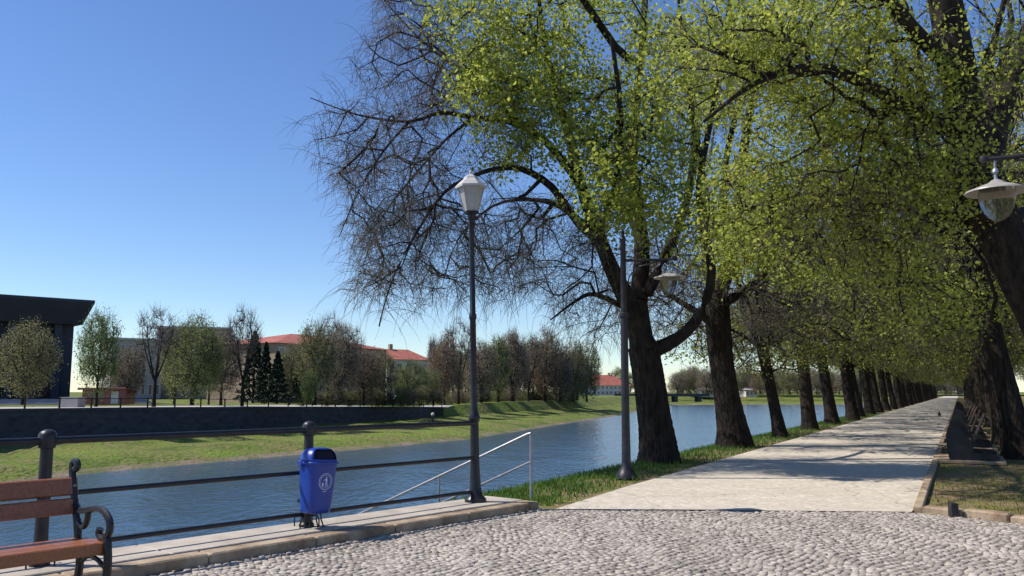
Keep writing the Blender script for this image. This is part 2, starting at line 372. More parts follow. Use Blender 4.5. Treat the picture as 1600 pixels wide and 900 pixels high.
# far bank: shoreline, wall foot, wall top
W = [(-75, -60), (-50, 5), gnd(-60, 775, WZ)[:2], gnd(110, 742, WZ)[:2], gnd(390, 717, WZ)[:2], gnd(540, 704, WZ)[:2], gnd(735, 686, WZ)[:2], gnd(850, 667, WZ)[:2],
     gnd(900, 659, WZ)[:2], gnd(975, 648, WZ)[:2], gnd(1010, 639, WZ)[:2], gnd(1050, 633, WZ)[:2], gnd(1160, 632, WZ)[:2], gnd(1260, 632, WZ)[:2], gnd(1400, 632, WZ)[:2]]
def resample(pts, step):
    pts = [np.array(q[:2], float) for q in pts]; out = [pts[0]]
    for a, b in zip(pts[:-1], pts[1:]):
        k = max(1, int(np.linalg.norm(b - a) / step))
        out += [a + (b - a) * (i + 1) / k for i in range(k)]
    return out
# wall base line (foot) & top heights
WB = [(gnd(-300, 735, -2.6)[:2], 0.3), (gnd(0, 693, -2.6)[:2], 0.15), (gnd(240, 678, -2.6)[:2], 0.0), (gnd(489, 664, -2.6)[:2], -0.35), (gnd(620, 655, -2.6)[:2], -0.7), (gnd(700, 650, -2.6)[:2], -1.1)]
WB = [((np.array((-62., -60.))), .3)] + WB
WBx = [q for q, z in WB]; WBz = [z for q, z in WB]
# bank sheet between shoreline and wall foot, then slope on to the far end
far_foot = WBx + [gnd(800, 644, -2.6)[:2], gnd(920, 636, -2.6)[:2], gnd(985, 630, -2.6)[:2], gnd(1040, 625, -2.6)[:2], gnd(1160, 624, -2.6)[:2], gnd(1260, 624, -2.6)[:2], gnd(1400, 624, -2.6)[:2]]
def param(line, n):
    line = [np.array(q[:2], float) for q in line]; d = np.concatenate([[0], np.cumsum([np.linalg.norm(b - a) for a, b in zip(line[:-1], line[1:])])])
    t = np.linspace(0, d[-1], n); L2 = np.array(line); return np.stack([np.interp(t, d, L2[:, 0]), np.interp(t, d, L2[:, 1])], 1)
def param_y(line, ys):
    A = np.array([q[:2] for q in line]); return np.stack([np.interp(ys, A[:, 1], A[:, 0]), ys], 1)
nA = 260
ys = np.concatenate([np.linspace(-60, 250, 190)])
Wp = param_y(W, ys); Fp = param_y(far_foot, ys)
# beyond 250 m both lines turn right: continue by parametrised rows
Wt = param([Wp[-1]] + [q for q in W if q[1] > 251], 70)[1:]; Ft = param([Fp[-1]] + [q for q in far_foot if q[1] > 251], 70)[1:]
Wp = np.concatenate([Wp, Wt]); Fp = np.concatenate([Fp, Ft]); nR = len(Wp)
V = []; K = 9
for i in range(nR):
    for k in range(K):
        t = k / (K - 1); q = Wp[i] * (1 - t) + Fp[i] * t
        z = (WZ - 0.35) * (1 - t) + (-2.6) * t + (0.25 * math.sin(i * .7 + k) * .3 + rng.normal() * 0.07) * (0 < k < K - 1) + 0.5 * math.sin(math.pi * min(t * 1.6, 1))
        if 0 < k < K - 1: q = q + rng.normal(0, .25, 2)
        if k == 0: q = q + rng.normal(0, .5, 2)
        V.append((q[0], q[1], z))
F = [(i * K + k, i * K + k + 1, (i + 1) * K + k + 1, (i + 1) * K + k) for i in range(nR - 1) for k in range(K - 1)]
tag(npmesh('far_bank', np.array(V), F, M_bank, smooth=True), kind='structure')
V = []
for i in range(nR):
    d_ = Fp[i] - Wp[i]; d_ = d_ / np.linalg.norm(d_); w = 0.6 + 1.0 * abs(math.sin(i * .31)) * (0.5 + 0.5 * math.sin(i * .083))
    V += [tuple(Wp[i] - d_ * 0.8) + (WZ - .15,), tuple(Wp[i] + d_ * w) + (WZ + 0.25,)]
F = [(2 * i, 2 * i + 1, 2 * i + 3, 2 * i + 2) for i in range(nR - 1)]
tag(npmesh('shore', np.array(V), F, M_shore, smooth=True), kind='structure')
# upper land: edge heights
def topz(y):
    return float(np.interp(y, [q[1] for q in WBx] + [170, 260, 500], WBz + [-.6, -.4, -.4]))
wall_end = WBx[-1][1]
edge = []
for q in Fp:
    off = 0.0 if q[1] < wall_end else min(1, (q[1] - wall_end) / 6) * (2.3 + max(0, min(1, (q[1] - 230) / 40)) * 7)
    nl = np.array((-0.93, 0.37)) if q[1] < 250 else np.array((-0.5, 0.86)) if q[0] < 90 else np.array((0, 1.0))
    edge.append((q[0] + nl[0] * off, q[1] + nl[1] * off, topz(q[1])))
V = []; K = 5
for i, q in enumerate(edge):
    nl = np.array((-0.93, 0.37)) if q[1] < 250 else np.array((-0.5, 0.86)) if q[0] < 90 else np.array((0, 1.0))
    for k, (o_, zz) in enumerate(((0, q[2]), (8, q[2]), (22, -0.25), (60, -0.1))):
        V.append((q[0] + nl[0] * o_, q[1] + nl[1] * o_, zz))
    V.append((-2500 if q[0] < 80 else q[0] * 8 - 400, max(q[1] * 3, -100) + 600 if q[1] > 200 else q[1] * 6, -0.1))
F = [(i * K + k, i * K + k + 1, (i + 1) * K + k + 1, (i + 1) * K + k) for i in range(nR - 1) for k in range(K - 1)]
tag(npmesh('far_ground', np.array(V), F, M_bank), kind='structure')
sheet('backland', [(-3000, -800), (-200, -100), (-120, 500), (300, 520), (2600, 900), (3000, 4500), (-3000, 4500)], -0.4, M_bank)
# pale pavement on top of the wall
V = []; gz_ = lambda q, o_: float(np.interp(o_, [0, 8, 22, 60], [q[2], q[2], -.25, -.1]))
for i, q in enumerate(edge):
    if q[1] > wall_end + 8: break
    w_ = float(np.interp(q[1], [85, 100, wall_end], [33, 20, 6]))
    for k in range(6):
        o_ = -.1 + w_ * k / 5; V.append((q[0] - .93 * o_, q[1] + .37 * o_, gz_(q, o_) + .03))
n6 = len(V) // 6
tag(npmesh('far_pavement', np.array(V), [(i * 6 + k, i * 6 + k + 1, i * 6 + k + 7, i * 6 + k + 6) for i in range(n6 - 1) for k in range(5)], M_pave), kind='structure')
# grassy slope where the wall has ended
V = []
idx = [i for i in range(nR) if Fp[i][1] >= wall_end - 8]
for i in idx:
    for k in range(5):
        t = k / 4; V.append((Fp[i][0] * (1 - t) + edge[i][0] * t, Fp[i][1] * (1 - t) + edge[i][1] * t, -2.6 * (1 - t) + edge[i][2] * t + (0 < k < 4) * rng.normal() * .06))
F = [(i * 5 + k, i * 5 + k + 1, i * 5 + k + 6, i * 5 + k + 5) for i in range(len(idx) - 1) for k in range(4)]
tag(npmesh('far_slope', np.array(V), F, M_bank, smooth=True), kind='structure')
# the retaining wall itself
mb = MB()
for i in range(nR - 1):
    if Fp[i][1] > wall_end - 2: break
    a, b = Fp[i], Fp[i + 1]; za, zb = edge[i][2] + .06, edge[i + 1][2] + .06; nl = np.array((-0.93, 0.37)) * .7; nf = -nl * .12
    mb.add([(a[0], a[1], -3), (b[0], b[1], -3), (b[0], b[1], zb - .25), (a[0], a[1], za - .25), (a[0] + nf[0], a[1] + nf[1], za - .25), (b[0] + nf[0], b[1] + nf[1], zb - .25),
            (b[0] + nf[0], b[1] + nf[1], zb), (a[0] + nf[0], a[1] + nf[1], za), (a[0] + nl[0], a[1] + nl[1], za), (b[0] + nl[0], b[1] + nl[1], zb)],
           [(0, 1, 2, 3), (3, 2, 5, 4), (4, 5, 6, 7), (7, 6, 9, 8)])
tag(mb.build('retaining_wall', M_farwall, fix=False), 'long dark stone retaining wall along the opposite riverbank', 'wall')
# low rail on top of the far wall
fr = empty('far_railing', (edge[60][0], edge[60][1], 0)); tag(fr, 'thin low dark railing along the top of the far retaining wall', 'railing')
base = np.array((edge[60][0], edge[60][1], 0)); top_pts = []
last = None; cnt = 0
for i, q in enumerate(edge):
    if 40 < q[1] < wall_end:
        pt = np.array((q[0] - .3, q[1] + .12, q[2] + .05)) - base; top_pts.append(tuple(pt + (0, 0, .85)))
        if last is None or np.linalg.norm(pt - last) > 2.6:
            MB().box(pt[0] - .06, pt[0] + .06, pt[1] - .06, pt[1] + .06, pt[2], pt[2] + .95).build('post', M_iron, fr); last = pt
MB().tube(top_pts, .035, 5).build('rail', M_iron, fr)

# ------------------------------------------------------------------ trees
def tubes_batch(P, Rr, n=3):
    Nn, K, _ = P.shape
    T = np.gradient(P, axis=1); T /= np.linalg.norm(T, axis=2, keepdims=True) + 1e-9
    ref = np.where(np.abs(T[..., 2:3]) > 0.9, np.array([1., 0, 0]), np.array([0, 0, 1.]))
    A = np.cross(T, ref); A /= np.linalg.norm(A, axis=2, keepdims=True) + 1e-9; B = np.cross(T, A)
    an = np.arange(n) * 2 * np.pi / n
    V = P[:, :, None, :] + Rr[:, :, None, None] * (np.cos(an)[None, None, :, None] * A[:, :, None, :] + np.sin(an)[None, None, :, None] * B[:, :, None, :])
    f = np.array([(k * n + j, k * n + (j + 1) % n, (k + 1) * n + (j + 1) % n, (k + 1) * n + j) for k in range(K - 1) for j in range(n)])
    F = (f[None] + (np.arange(Nn) * K * n)[:, None, None]).reshape(-1, 4)
    return V.reshape(-1, 3), F
def merge(parts):
    V = []; F = []; o = 0
    for v, f in parts: V.append(v); F.append(f + o); o += len(v)
    return np.concatenate(V), np.concatenate(F)
def spline(pts, sub):
    P = np.array(pts, float); out = []
    n_ = len(P)
    for i in range(n_ - 1):
        p0 = P[max(i - 1, 0)]; p1 = P[i]; p2 = P[i + 1]; p3 = P[min(i + 2, n_ - 1)]
        for k in range(sub):
            t = k / sub; out.append(0.5 * ((2 * p1) + (-p0 + p2) * t + (2 * p0 - 5 * p1 + 4 * p2 - p3) * t * t + (-p0 + 3 * p1 - 3 * p2 + p3) * t ** 3))
    out.append(P[-1]); return np.array(out)
def leaf_mesh(C, size, r_, flat=0.5):
    n_ = len(C); nv = r_.normal(size=(n_, 3)); nv[:, 2] += flat; nv /= np.linalg.norm(nv, axis=1, keepdims=True)
    t = r_.normal(size=(n_, 3)); a = np.cross(nv, t); a /= np.linalg.norm(a, axis=1, keepdims=True); b = np.cross(nv, a)
    s_ = size * r_.uniform(0.4, 1.0, n_)[:, None] * 1.25
    V = np.stack([C - a * s_ * .55, C + b * s_ * .42 + nv * s_ * .12, C + a * s_ * .6, C - b * s_ * .42 + nv * s_ * .12], 1)
    return V.reshape(-1, 3), np.arange(n_ * 4).reshape(-1, 4)
def grow(chains, attr, r_, step=0.55, tip=0.011, power=0.47, hang=0.0):
    """chains: list of arrays (k,4) xyz+radius, each starting on an earlier chain (chain 0 = trunk). attr: (n,3) goals.
    returns list of polylines (pts, radii) : the first entry is the trunk"""
    pos = []; par = []; fix = []; first = []
    for ci, c in enumerate(chains):
        if ci == 0:
            for j, q in enumerate(c): pos.append(q[:3]); par.append(j - 1); fix.append(q[3])
        else:
            D = np.linalg.norm(np.array(pos) - c[0, :3], axis=1); pa = int(np.argmin(D)); 
            for j, q in enumerate(c[1:] if D[pa] < .4 else c): pos.append(q[:3]); par.append(pa if j == 0 else len(pos) - 2); fix.append(q[3])
        if ci == 0: nt = len(pos)
    pos = np.array(pos); n0 = len(pos); cap = n0 + len(attr) * 14
    PB = np.zeros((cap, 3)); PB[:n0] = pos; PA = np.full(cap, -1); PA[:n0] = par; FX = np.zeros(cap); FX[:n0] = fix; n_ = n0
    DR = np.zeros((cap, 3)); DR[1:n0] = pos[1:] - pos[np.array(par[1:])]; DR /= np.linalg.norm(DR, axis=1, keepdims=True) + 1e-6
    okn = np.ones(cap, bool); okn[:int(nt * .75)] = False
    d0 = np.array([np.min(np.linalg.norm(pos - a, axis=1)) for a in attr]); tips = []
    for a in attr[np.argsort(d0)]:
        dv_ = a - PB[:n_]; D0 = np.linalg.norm(dv_, axis=1); co = (dv_ * DR[:n_]).sum(1) / (D0 + 1e-6)
        D = D0 * (1.7 - .7 * co) + hang * np.maximum(0, dv_[:, 2]); D[~okn[:n_]] = 1e9
        j = int(np.argmin(D)); dist = D0[j]
        k = max(1, min(12, int(round(dist / step)))); p0 = PB[j]; 
        gp = p0 - PB[PA[j]] if PA[j] >= 0 else np.array((0, 0, 1.)); gp = gp / (np.linalg.norm(gp) + 1e-6)
        c1 = p0 + gp * dist * .45 + np.array((0, 0, .14 * dist)) + r_.normal(0, .06 * dist, 3)
        last_ = j
        for m_ in range(1, k + 1):
            t = m_ / k; q = (1 - t) ** 2 * p0 + 2 * t * (1 - t) * c1 + t * t * a
            if m_ < k: q = q + r_.normal(0, .03 * step, 3)
            if n_ >= cap: break
            PB[n_] = q; PA[n_] = last_; g_ = q - PB[last_]; DR[n_] = g_ / (np.linalg.norm(g_) + 1e-6); last_ = n_; n_ += 1
        tips.append(last_)
    cnt = np.zeros(n_); cnt[tips] += 1; kids = [[] for _ in range(n_)]
    for i in range(n_ - 1, 0, -1):
        cnt[i] = max(cnt[i], 1); cnt[PA[i]] += cnt[i]
    for i in range(1, n_): kids[PA[i]].append(i)
    rad = tip * cnt ** power; fxm = FX[:n_] > 0; rad[fxm] = FX[:n_][fxm]
    lines = []; stack = [(0, None)]
    while stack:
        st, pr = stack.pop(); P_ = []; r__ = []
        if pr is not None: P_.append(PB[pr]); r__.append(min(rad[pr], rad[st] * 1.25))
        i = st
        while True:
            P_.append(PB[i]); r__.append(rad[i])
            if not kids[i]: break
            ks = kids[i]
            if i < nt - 1 and (i + 1) in ks: mn = i + 1
            else: mn = max(ks, key=lambda q: cnt[q] + (1e6 * (FX[q] > 0)))
            if st == 0 and i == nt - 1: 
                for q in ks: stack.append((q, i))
                break
            for q in ks:
                if q != mn: stack.append((q, i))
            i = mn
        lines.append((np.array(P_), np.array(r__)))
    return lines, PB[tips], PB[:n_], PA[:n_]
def tube_lines(lines):
    parts = []; buckets = {}
    for P_, r__ in lines:
        if len(P_) < 2: continue
        n_ = 12 if r__.max() > .12 else 7 if r__.max() > .05 else 5 if r__.max() > .02 else 3
        buckets.setdefault((len(P_), n_), []).append((P_, r__))
    for (k, n_), L3 in buckets.items():
        parts.append(tubes_batch(np.array([a for a, b in L3]), np.array([b for a, b in L3]), n_))
    return merge(parts)
def twigs(T, r_, per, length, rad, out=(0, 0, 0), droop=0.7, spread=1.0, segs=4, up=0.0):
    n_ = len(T) * per; S = np.repeat(T, per, 0); d = r_.normal(size=(n_, 3)) * spread + np.array(out); d[:, 2] += up
    d /= np.linalg.norm(d, axis=1, keepdims=True); ln = length * r_.uniform(.5, 1.4, n_)[:, None]
    P = np.zeros((n_, segs + 1, 3)); P[:, 0] = S + r_.normal(0, .05, (n_, 3)); v = d
    for k in range(segs):
        v = v + np.array((0, 0, -droop / segs * 1.6)) + r_.normal(0, .16, (n_, 3)); v /= np.linalg.norm(v, axis=1, keepdims=True)
        P[:, k + 1] = P[:, k] + v * ln / segs
    Rr = np.broadcast_to(np.linspace(1, .35, segs + 1)[None] * rad, (n_, segs + 1)).copy()
    return P, Rr
def ell(c, rad, n_, r_, shell=0.35):
    d = r_.normal(size=(n_, 3)); d /= np.linalg.norm(d, axis=1, keepdims=True); u = r_.uniform(shell ** 3, 1, n_) ** (1 / 3)
    return np.array(c) + d * u[:, None] * np.array(rad)
def trunk_mesh(P_, r__, r_, name, m, parent, sides=22):
    """trunk with root flare and bark fluting"""
    n_ = len(P_); sub = spline(np.column_stack([P_, r__]), 5); V = []
    ph = r_.uniform(0, 6.28, 3)
    z0 = sub[0, 2]
    for i, q in enumerate(sub):
        h = q[2] - z0
        fl = 0.42 * math.exp(-h / .35)
        for j in range(sides):
            a = 2 * math.pi * j / sides
            k = 1 + fl * (0.45 + .55 * math.sin(5 * a + ph[0]) ** 2) + .05 * math.sin(7 * a + ph[1] + h * .7) + .035 * math.sin(11 * a + ph[2] - h) + r_.normal(0, .012)
            V.append((q[0] + q[3] * k * math.cos(a), q[1] + q[3] * k * math.sin(a), q[2]))
    F = [(i * sides + j, i * sides + (j + 1) % sides, (i + 1) * sides + (j + 1) % sides, (i + 1) * sides + j) for i in range(len(sub) - 1) for j in range(sides)]
    return npmesh(name, np.array(V), F, m, parent, smooth=True)
def clump(pts, q, n_, a=.35, b=1.15):
    cc = pts[q.integers(0, len(pts), n_)]; D = np.min(np.linalg.norm(pts[:, None] - cc[None], axis=2), 1); return pts[D < q.uniform(a, b, len(pts))]
def make_tree(root, chains, bare, leafy, r_, leafmat, lsize=.095, lper=26, lspread=.26, tw=dict(per=5, length=.8, rad=.0075), ltw=2, step=.55, tip=.011, power=.47, hang=0.0):
    attr = np.concatenate([a for a in (bare, leafy) if a is not None and len(a)])
    nb = 0 if bare is None else len(bare)
    lines, tips, nodes, PA = grow(chains, attr, r_, step, tip, power, hang)
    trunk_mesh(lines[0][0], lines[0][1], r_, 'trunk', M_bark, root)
    V, F = tube_lines(lines[1:]); npmesh('branches', V, F, M_branch, root, smooth=True)
    parts = []
    if nb:
        P, Rr = twigs(bare, r_, **tw); parts.append(tubes_batch(P, Rr))
        mid = P[::2, 2]; P2, R2 = twigs(mid, r_, 2, tw['length'] * .45, tw['rad'] * .75, droop=.5); parts.append(tubes_batch(P2, R2))
    if leafy is not None and len(leafy) and ltw:
        P, Rr = twigs(leafy, r_, ltw, .5, tw['rad'], droop=.4, segs=3); parts.append(tubes_batch(P, Rr))
    if parts:
        V, F = merge(parts); npmesh('twigs', V, F, M_twig, root)
    if leafy is not None and len(leafy):
        C = np.repeat(leafy, lper, 0) + r_.normal(0, lspread, (len(leafy) * lper, 3)) * np.array((1, 1, .75))
        V, F = leaf_mesh(C, lsize, r_, .35); npmesh('foliage', V, F, leafmat, root)
    return root
def chain(px_list, base, sub=3):
    P = np.array([np.append(at(a, b, c) - base, d) for a, b, c, d in px_list]); return spline(P, sub)
def pe(px, py, Y, rx, ry, dy, n_, base, r_, shell=.2):
    """ellipsoid of goals centred where the photo shows a mass of branches"""
    c = at(px, py, Y) - base; return ell(c, (rx * Y / 1333, dy, ry * Y / 1333), n_, r_, shell)

# --- first riverside linden (bare drooping boughs on the river side, fresh leaves above)
r1 = np.random.default_rng(11)
b1 = np.append(gnd(1030, 721)[:2], -0.02); Y1 = b1[1]
t1 = empty('linden_tree', b1)
tag(t1, 'first big linden by the pendant lamp, bare drooping boughs over the river', 'tree', 'lindens lining the promenade')
ch = [chain([(1030, 723, Y1, .40), (1028, 690, Y1, .385), (1021, 640, Y1, .36), (1014, 590, Y1, .36), (1006, 545, Y1, .37)], b1),
      chain([(1006, 545, Y1, .30), (985, 480, Y1 - .1, .24), (958, 425, Y1 - .4, .19), (932, 360, Y1 - .7, .16), (908, 290, Y1 - .9, .13), (893, 225, Y1 - 1.2, .11), (870, 150, Y1 - 1.5, .085), (850, 60, Y1 - 1.7, .06), (835, -60, Y1 - 1.9, .04)], b1),
      chain([(940, 378, Y1 - .6, .12), (905, 350, Y1 - 1, .1), (862, 292, Y1 - 1.4, .085), (815, 264, Y1 - 1.7, .07), (775, 264, Y1 - 1.9, .055), (740, 275, Y1 - 2.1, .045), (695, 300, Y1 - 2.2, .035), (650, 365, Y1 - 2.4, .028), (612, 440, Y1 - 2.4, .02), (592, 510, Y1 - 2.4, .013)], b1),
      chain([(925, 360, Y1 - .8, .08), (880, 325, Y1 - .4, .065), (830, 312, Y1, .05), (770, 322, Y1 + .4, .035), (715, 375, Y1 + .6, .022), (690, 450, Y1 + .6, .013)], b1),
      chain([(905, 285, Y1 - .9, .1), (850, 218, Y1 - 1.2, .085), (795, 190, Y1 - 1.4, .07), (740, 184, Y1 - 1.7, .06), (690, 176, Y1 - 2, .048), (640, 190, Y1 - 2.2, .036), (575, 183, Y1 - 2.4, .024), (530, 170, Y1 - 2.5, .016), (485, 153, Y1 - 2.6, .01)], b1),
      chain([(640, 190, Y1 - 2.2, .03), (600, 235, Y1 - 2.5, .024), (560, 300, Y1 - 2.8, .016), (530, 370, Y1 - 2.9, .01)], b1),
      chain([(740, 184, Y1 - 1.7, .04), (700, 215, Y1 - 1.2, .032), (655, 265, Y1 - .8, .025), (600, 335, Y1 - .6, .017), (565, 420, Y1 - .5, .01)], b1),
      chain([(872, 155, Y1 - 1.5, .06), (790, 122, Y1 - 1.2, .05), (722, 108, Y1 - .8, .038), (655, 60, Y1 - .5, .025), (600, 0, Y1 - .3, .015)], b1),
      chain([(1006, 545, Y1, .27), (998, 470, Y1 + .3, .22), (1003, 380, Y1 + .6, .19), (986, 250, Y1 + .9, .15), (1000, 100, Y1 + 1.2, .11), (1010, -60, Y1 + 1.5, .07), (1000, -200, Y1 + 1.6, .04)], b1),
      chain([(1010, 552, Y1, .2), (1060, 528, Y1 - .3, .15), (1095, 488, Y1 - .7, .12), (1112, 420, Y1 - 1, .1), (1092, 300, Y1 - 1.3, .08), (1118, 150, Y1 - 1.5, .06), (1140, 0, Y1 - 1.7, .04)], b1),
      chain([(1000, 478, Y1 + .2, .16), (1040, 400, Y1 + .2, .13), (1074, 310, Y1 + .1, .1), (1084, 200, Y1, .08), (1060, 60, Y1, .05)], b1),
      chain([(985, 485, Y1 - .1, .08), (930, 460, Y1 - .9, .055), (900, 470, Y1 - 1.6, .035), (860, 500, Y1 - 2.2, .015)], b1),
      chain([(932, 360, Y1 - .7, .1), (960, 300, Y1 - 1.9, .08), (970, 180, Y1 - 3, .06), (955, 60, Y1 - 3.6, .04)], b1),
      spline(np.array([tuple(at(1000, 100, Y1 + 1.2) - b1) + (.1,), (-1.0, -1.0, 9.6, .09), (-2.6, -4.2, 9.9, .06), (-5.0, -7.3, 9.1, .02)]), 3),
      chain([(1003, 380, Y1 + .6, .1), (960, 290, Y1 + 2, .08), (900, 200, Y1 + 3.3, .06), (840, 130, Y1 + 4, .04)], b1)]
bare = np.concatenate([pe(640, 110, Y1 - 1, 95, 80, 2.0, 136, b1, r1), pe(625, 300, Y1 - 1.6, 95, 140, 2.2, 244, b1, r1), pe(700, 390, Y1 - 1, 150, 90, 2.4, 237, b1, r1),
                       pe(850, 390, Y1 - .8, 120, 95, 2.4, 187, b1, r1), pe(545, 220, Y1 - 2.2, 55, 75, 1.2, 54, b1, r1), pe(640, 0, Y1 - .5, 55, 70, 1.6, 64, b1, r1),
                       pe(740, 200, Y1 - .5, 110, 90, 2.6, 122, b1, r1), pe(590, 440, Y1 - 2, 45, 60, 1.0, 32, b1, r1), pe(930, 480, Y1, 60, 60, 1.8, 50, b1, r1), pe(1050, 420, Y1 + .5, 60, 100, 2, 43, b1, r1),
                       pe(760, 90, Y1 - .5, 90, 90, 2.5, 64, b1, r1)])
leafy = np.concatenate([pe(765, 20, Y1 - 2.4, 80, 130, 1.8, 170, b1, r1), pe(830, 110, Y1 - 2.2, 110, 100, 2.0, 200, b1, r1), pe(930, 90, Y1 - 2.0, 130, 150, 2.4, 290, b1, r1), pe(960, 270, Y1 - 3, 100, 110, 1.4, 160, b1, r1), pe(800, 240, Y1 - 2, 70, 45, 1, 22, b1, r1), pe(710, 60, Y1 - 2, 60, 90, 1.4, 40, b1, r1),
                        pe(1000, 230, Y1 - 1.6, 90, 110, 1.8, 170, b1, r1), pe(1080, 120, Y1 - 1, 110, 150, 2, 220, b1, r1), pe(930, -60, Y1 - 1, 190, 80, 3, 220, b1, r1), pe(1090, 330, Y1 - 2, 60, 80, 1.4, 90, b1, r1),
                        pe(850, 215, Y1 - 1.9, 110, 55, 1.2, 110, b1, r1), pe(760, 150, Y1 - 2.8, 60, 60, .8, 70, b1, r1), pe(990, 350, Y1 - 1.5, 60, 70, 1.2, 60, b1, r1), ell(np.array((-1.6, 12.3, 9.0)) - b1, (1.3, .5, .7), 26, r1, 0)])
make_tree(t1, ch, bare, clump(leafy, r1, 160, .2, .74), r1, M_leafA, lper=40, lsize=.085, lspread=.27, tw=dict(per=5, length=.85, rad=.0058, out=(-.25, -.1, 0), droop=.75, segs=4, up=.1), tip=.0065, power=.5, hang=.55)

# --- second riverside linden
r2 = np.random.default_rng(12)
b2 = np.append(gnd(1148, 697)[:2], -0.02); Y2 = b2[1]
t2 = empty('linden_tree', b2)
tag(t2, 'second linden along the river from the pendant lamp, thick dark trunk forking low', 'tree', 'lindens lining the promenade')
ch = [chain([(1148, 698, Y2, .44), (1145, 670, Y2, .42), (1136, 620, Y2, .37), (1127, 560, Y2, .35), (1122, 500, Y2, .36), (1120, 470, Y2, .36)], b2),
      chain([(1120, 470, Y2, .25), (1148, 380, Y2 - .3, .2), (1160, 250, Y2 - .8, .15), (1182, 100, Y2 - 1, .1), (1190, -60, Y2 - 1, .05)], b2),
      chain([(1120, 470, Y2, .24), (1105, 400, Y2 + .5, .19), (1100, 300, Y2 + 1, .14), (1080, 160, Y2 + 1.4, .1), (1060, 0, Y2 + 1.5, .05)], b2),
      chain([(1120, 510, Y2, .14), (1090, 488, Y2 - .3, .11), (1060, 470, Y2 - .6, .08), (1020, 440, Y2 - 1, .05), (980, 450, Y2 - 1.4, .025)], b2),
      chain([(1122, 480, Y2, .15), (1180, 440, Y2 + .4, .12), (1230, 380, Y2 + .7, .09), (1270, 280, Y2 + 1, .06)], b2),
      chain([(1148, 380, Y2 - .3, .12), (1130, 300, Y2 - 2, .1), (1150, 180, Y2 - 3.2, .07), (1200, 80, Y2 - 4, .04)], b2)]
bare = np.concatenate([pe(1020, 440, Y2 - .4, 90, 80, 2.4, 160, b2, r2), pe(1120, 420, Y2, 70, 80, 2, 60, b2, r2), pe(1210, 470, Y2 + .5, 80, 50, 2.4, 110, b2, r2), pe(1060, 150, Y2 + .6, 120, 130, 3, 150, b2, r2)])
leafy = np.concatenate([pe(1160, 260, Y2 - 2.6, 110, 170, 1.8, 380, b2, r2), pe(1190, 400, Y2 - 2.6, 100, 60, 1.6, 170, b2, r2), pe(1180, 60, Y2 - 1, 150, 120, 2.6, 260, b2, r2), pe(1280, 300, Y2, 80, 130, 2.4, 140, b2, r2)])
make_tree(t2, ch, bare, clump(leafy, r2, 60), r2, M_leafA, lper=32, lsize=.09, tw=dict(per=5, length=.8, rad=.008, droop=.9), tip=.009, power=.5, hang=.4)

# --- big leaning linden on the park side, its trunk crossing the right edge of the photograph
r3 = np.random.default_rng(13)
YR = 13.2
b3 = np.append(gnd(1655, 762)[:2], -0.02); b3[1] = YR; b3[0] = 9.0
t3 = empty('linden_tree', b3)
tag(t3, 'massive dark leaning linden at the right edge, its leafy crown overhanging the promenade', 'tree', 'lindens lining the promenade')
ch = [chain([(1700, 765, YR, .44), (1692, 700, YR, .40), (1668, 600, YR, .37), (1640, 520, YR, .36), (1600, 440, YR, .36), (1560, 360, YR, .36), (1532, 290, YR, .38)], b3),
      chain([(1532, 290, YR, .36), (1514, 210, YR - .1, .31), (1497, 120, YR - .3, .28), (1482, 30, YR - .4, .25), (1460, -80, YR - .6, .2), (1440, -200, YR - .6, .08)], b3),
      chain([(1535, 275, YR, .26), (1562, 170, YR + .3, .2), (1598, 80, YR + .6, .17), (1640, -40, YR + .8, .1)], b3),
      chain([(1500, 120, YR - .3, .13), (1440, 60, YR - .8, .11), (1390, 0, YR - 1.2, .09), (1330, -90, YR - 1.5, .05)], b3),
      chain([(1556, 360, YR, .13), (1490, 340, YR + .5, .1), (1420, 325, YR + 1, .08), (1340, 322, YR + 1.5, .06), (1260, 330, YR + 1.8, .04), (1180, 350, YR + 2, .02)], b3),
      chain([(1516, 210, YR, .14), (1440, 180, YR - .5, .11), (1350, 130, YR - 1, .09), (1270, 105, YR - 1.3, .07), (1180, 130, YR - 1.6, .04), (1100, 190, YR - 1.8, .02)], b3),
      chain([(1530, 260, YR, .1), (1450, 250, YR + .8, .085), (1360, 215, YR + 1.6, .06), (1280, 220, YR + 2.2, .04)], b3),
      chain([(1556, 360, YR, .1), (1640, 300, YR + 1, .08), (1720, 200, YR + 1.4, .05)], b3)]
bare = np.concatenate([pe(1330, 330, YR + 1, 150, 80, 1.8, 150, b3, r3), pe(1480, 120, YR + 1, 120, 100, 1.6, 60, b3, r3)])
leafy = np.concatenate([pe(1130, 90, YR - 1.2, 120, 80, 1.5, 150, b3, r3), pe(1250, 70, YR - .6, 130, 90, 2, 230, b3, r3), pe(1350, 130, YR, 110, 110, 1.8, 230, b3, r3),
                        pe(1260, 250, YR + .6, 130, 100, 2, 210, b3, r3), pe(1170, 330, YR + 1, 80, 80, 1.5, 110, b3, r3), pe(1400, 330, YR + 1, 110, 90, 1.6, 170, b3, r3),
                        pe(1330, 410, YR + 2, 120, 50, 1.4, 90, b3, r3), pe(1450, 260, YR - .4, 70, 130, 1.0, 60, b3, r3), pe(1490, 190, YR - .9, 80, 130, .5, 60, b3, r3), pe(1570, 90, YR - .5, 60, 80, .6, 30, b3, r3), pe(1520, 300, YR + 2.2, 90, 110, 1.0, 60, b3, r3), pe(1480, 470, YR + 2, 90, 50, 1.4, 80, b3, r3),
                        pe(1450, -60, YR, 260, 90, 3, 260, b3, r3), pe(1620, 180, YR + 3, 100, 200, 1.6, 120, b3, r3)])
make_tree(t3, ch, bare, clump(leafy, r3, 150), r3, M_leafA, lper=30, lsize=.064, lspread=.25, tw=dict(per=4, length=.6, rad=.006, droop=.7), tip=.006, power=.5)

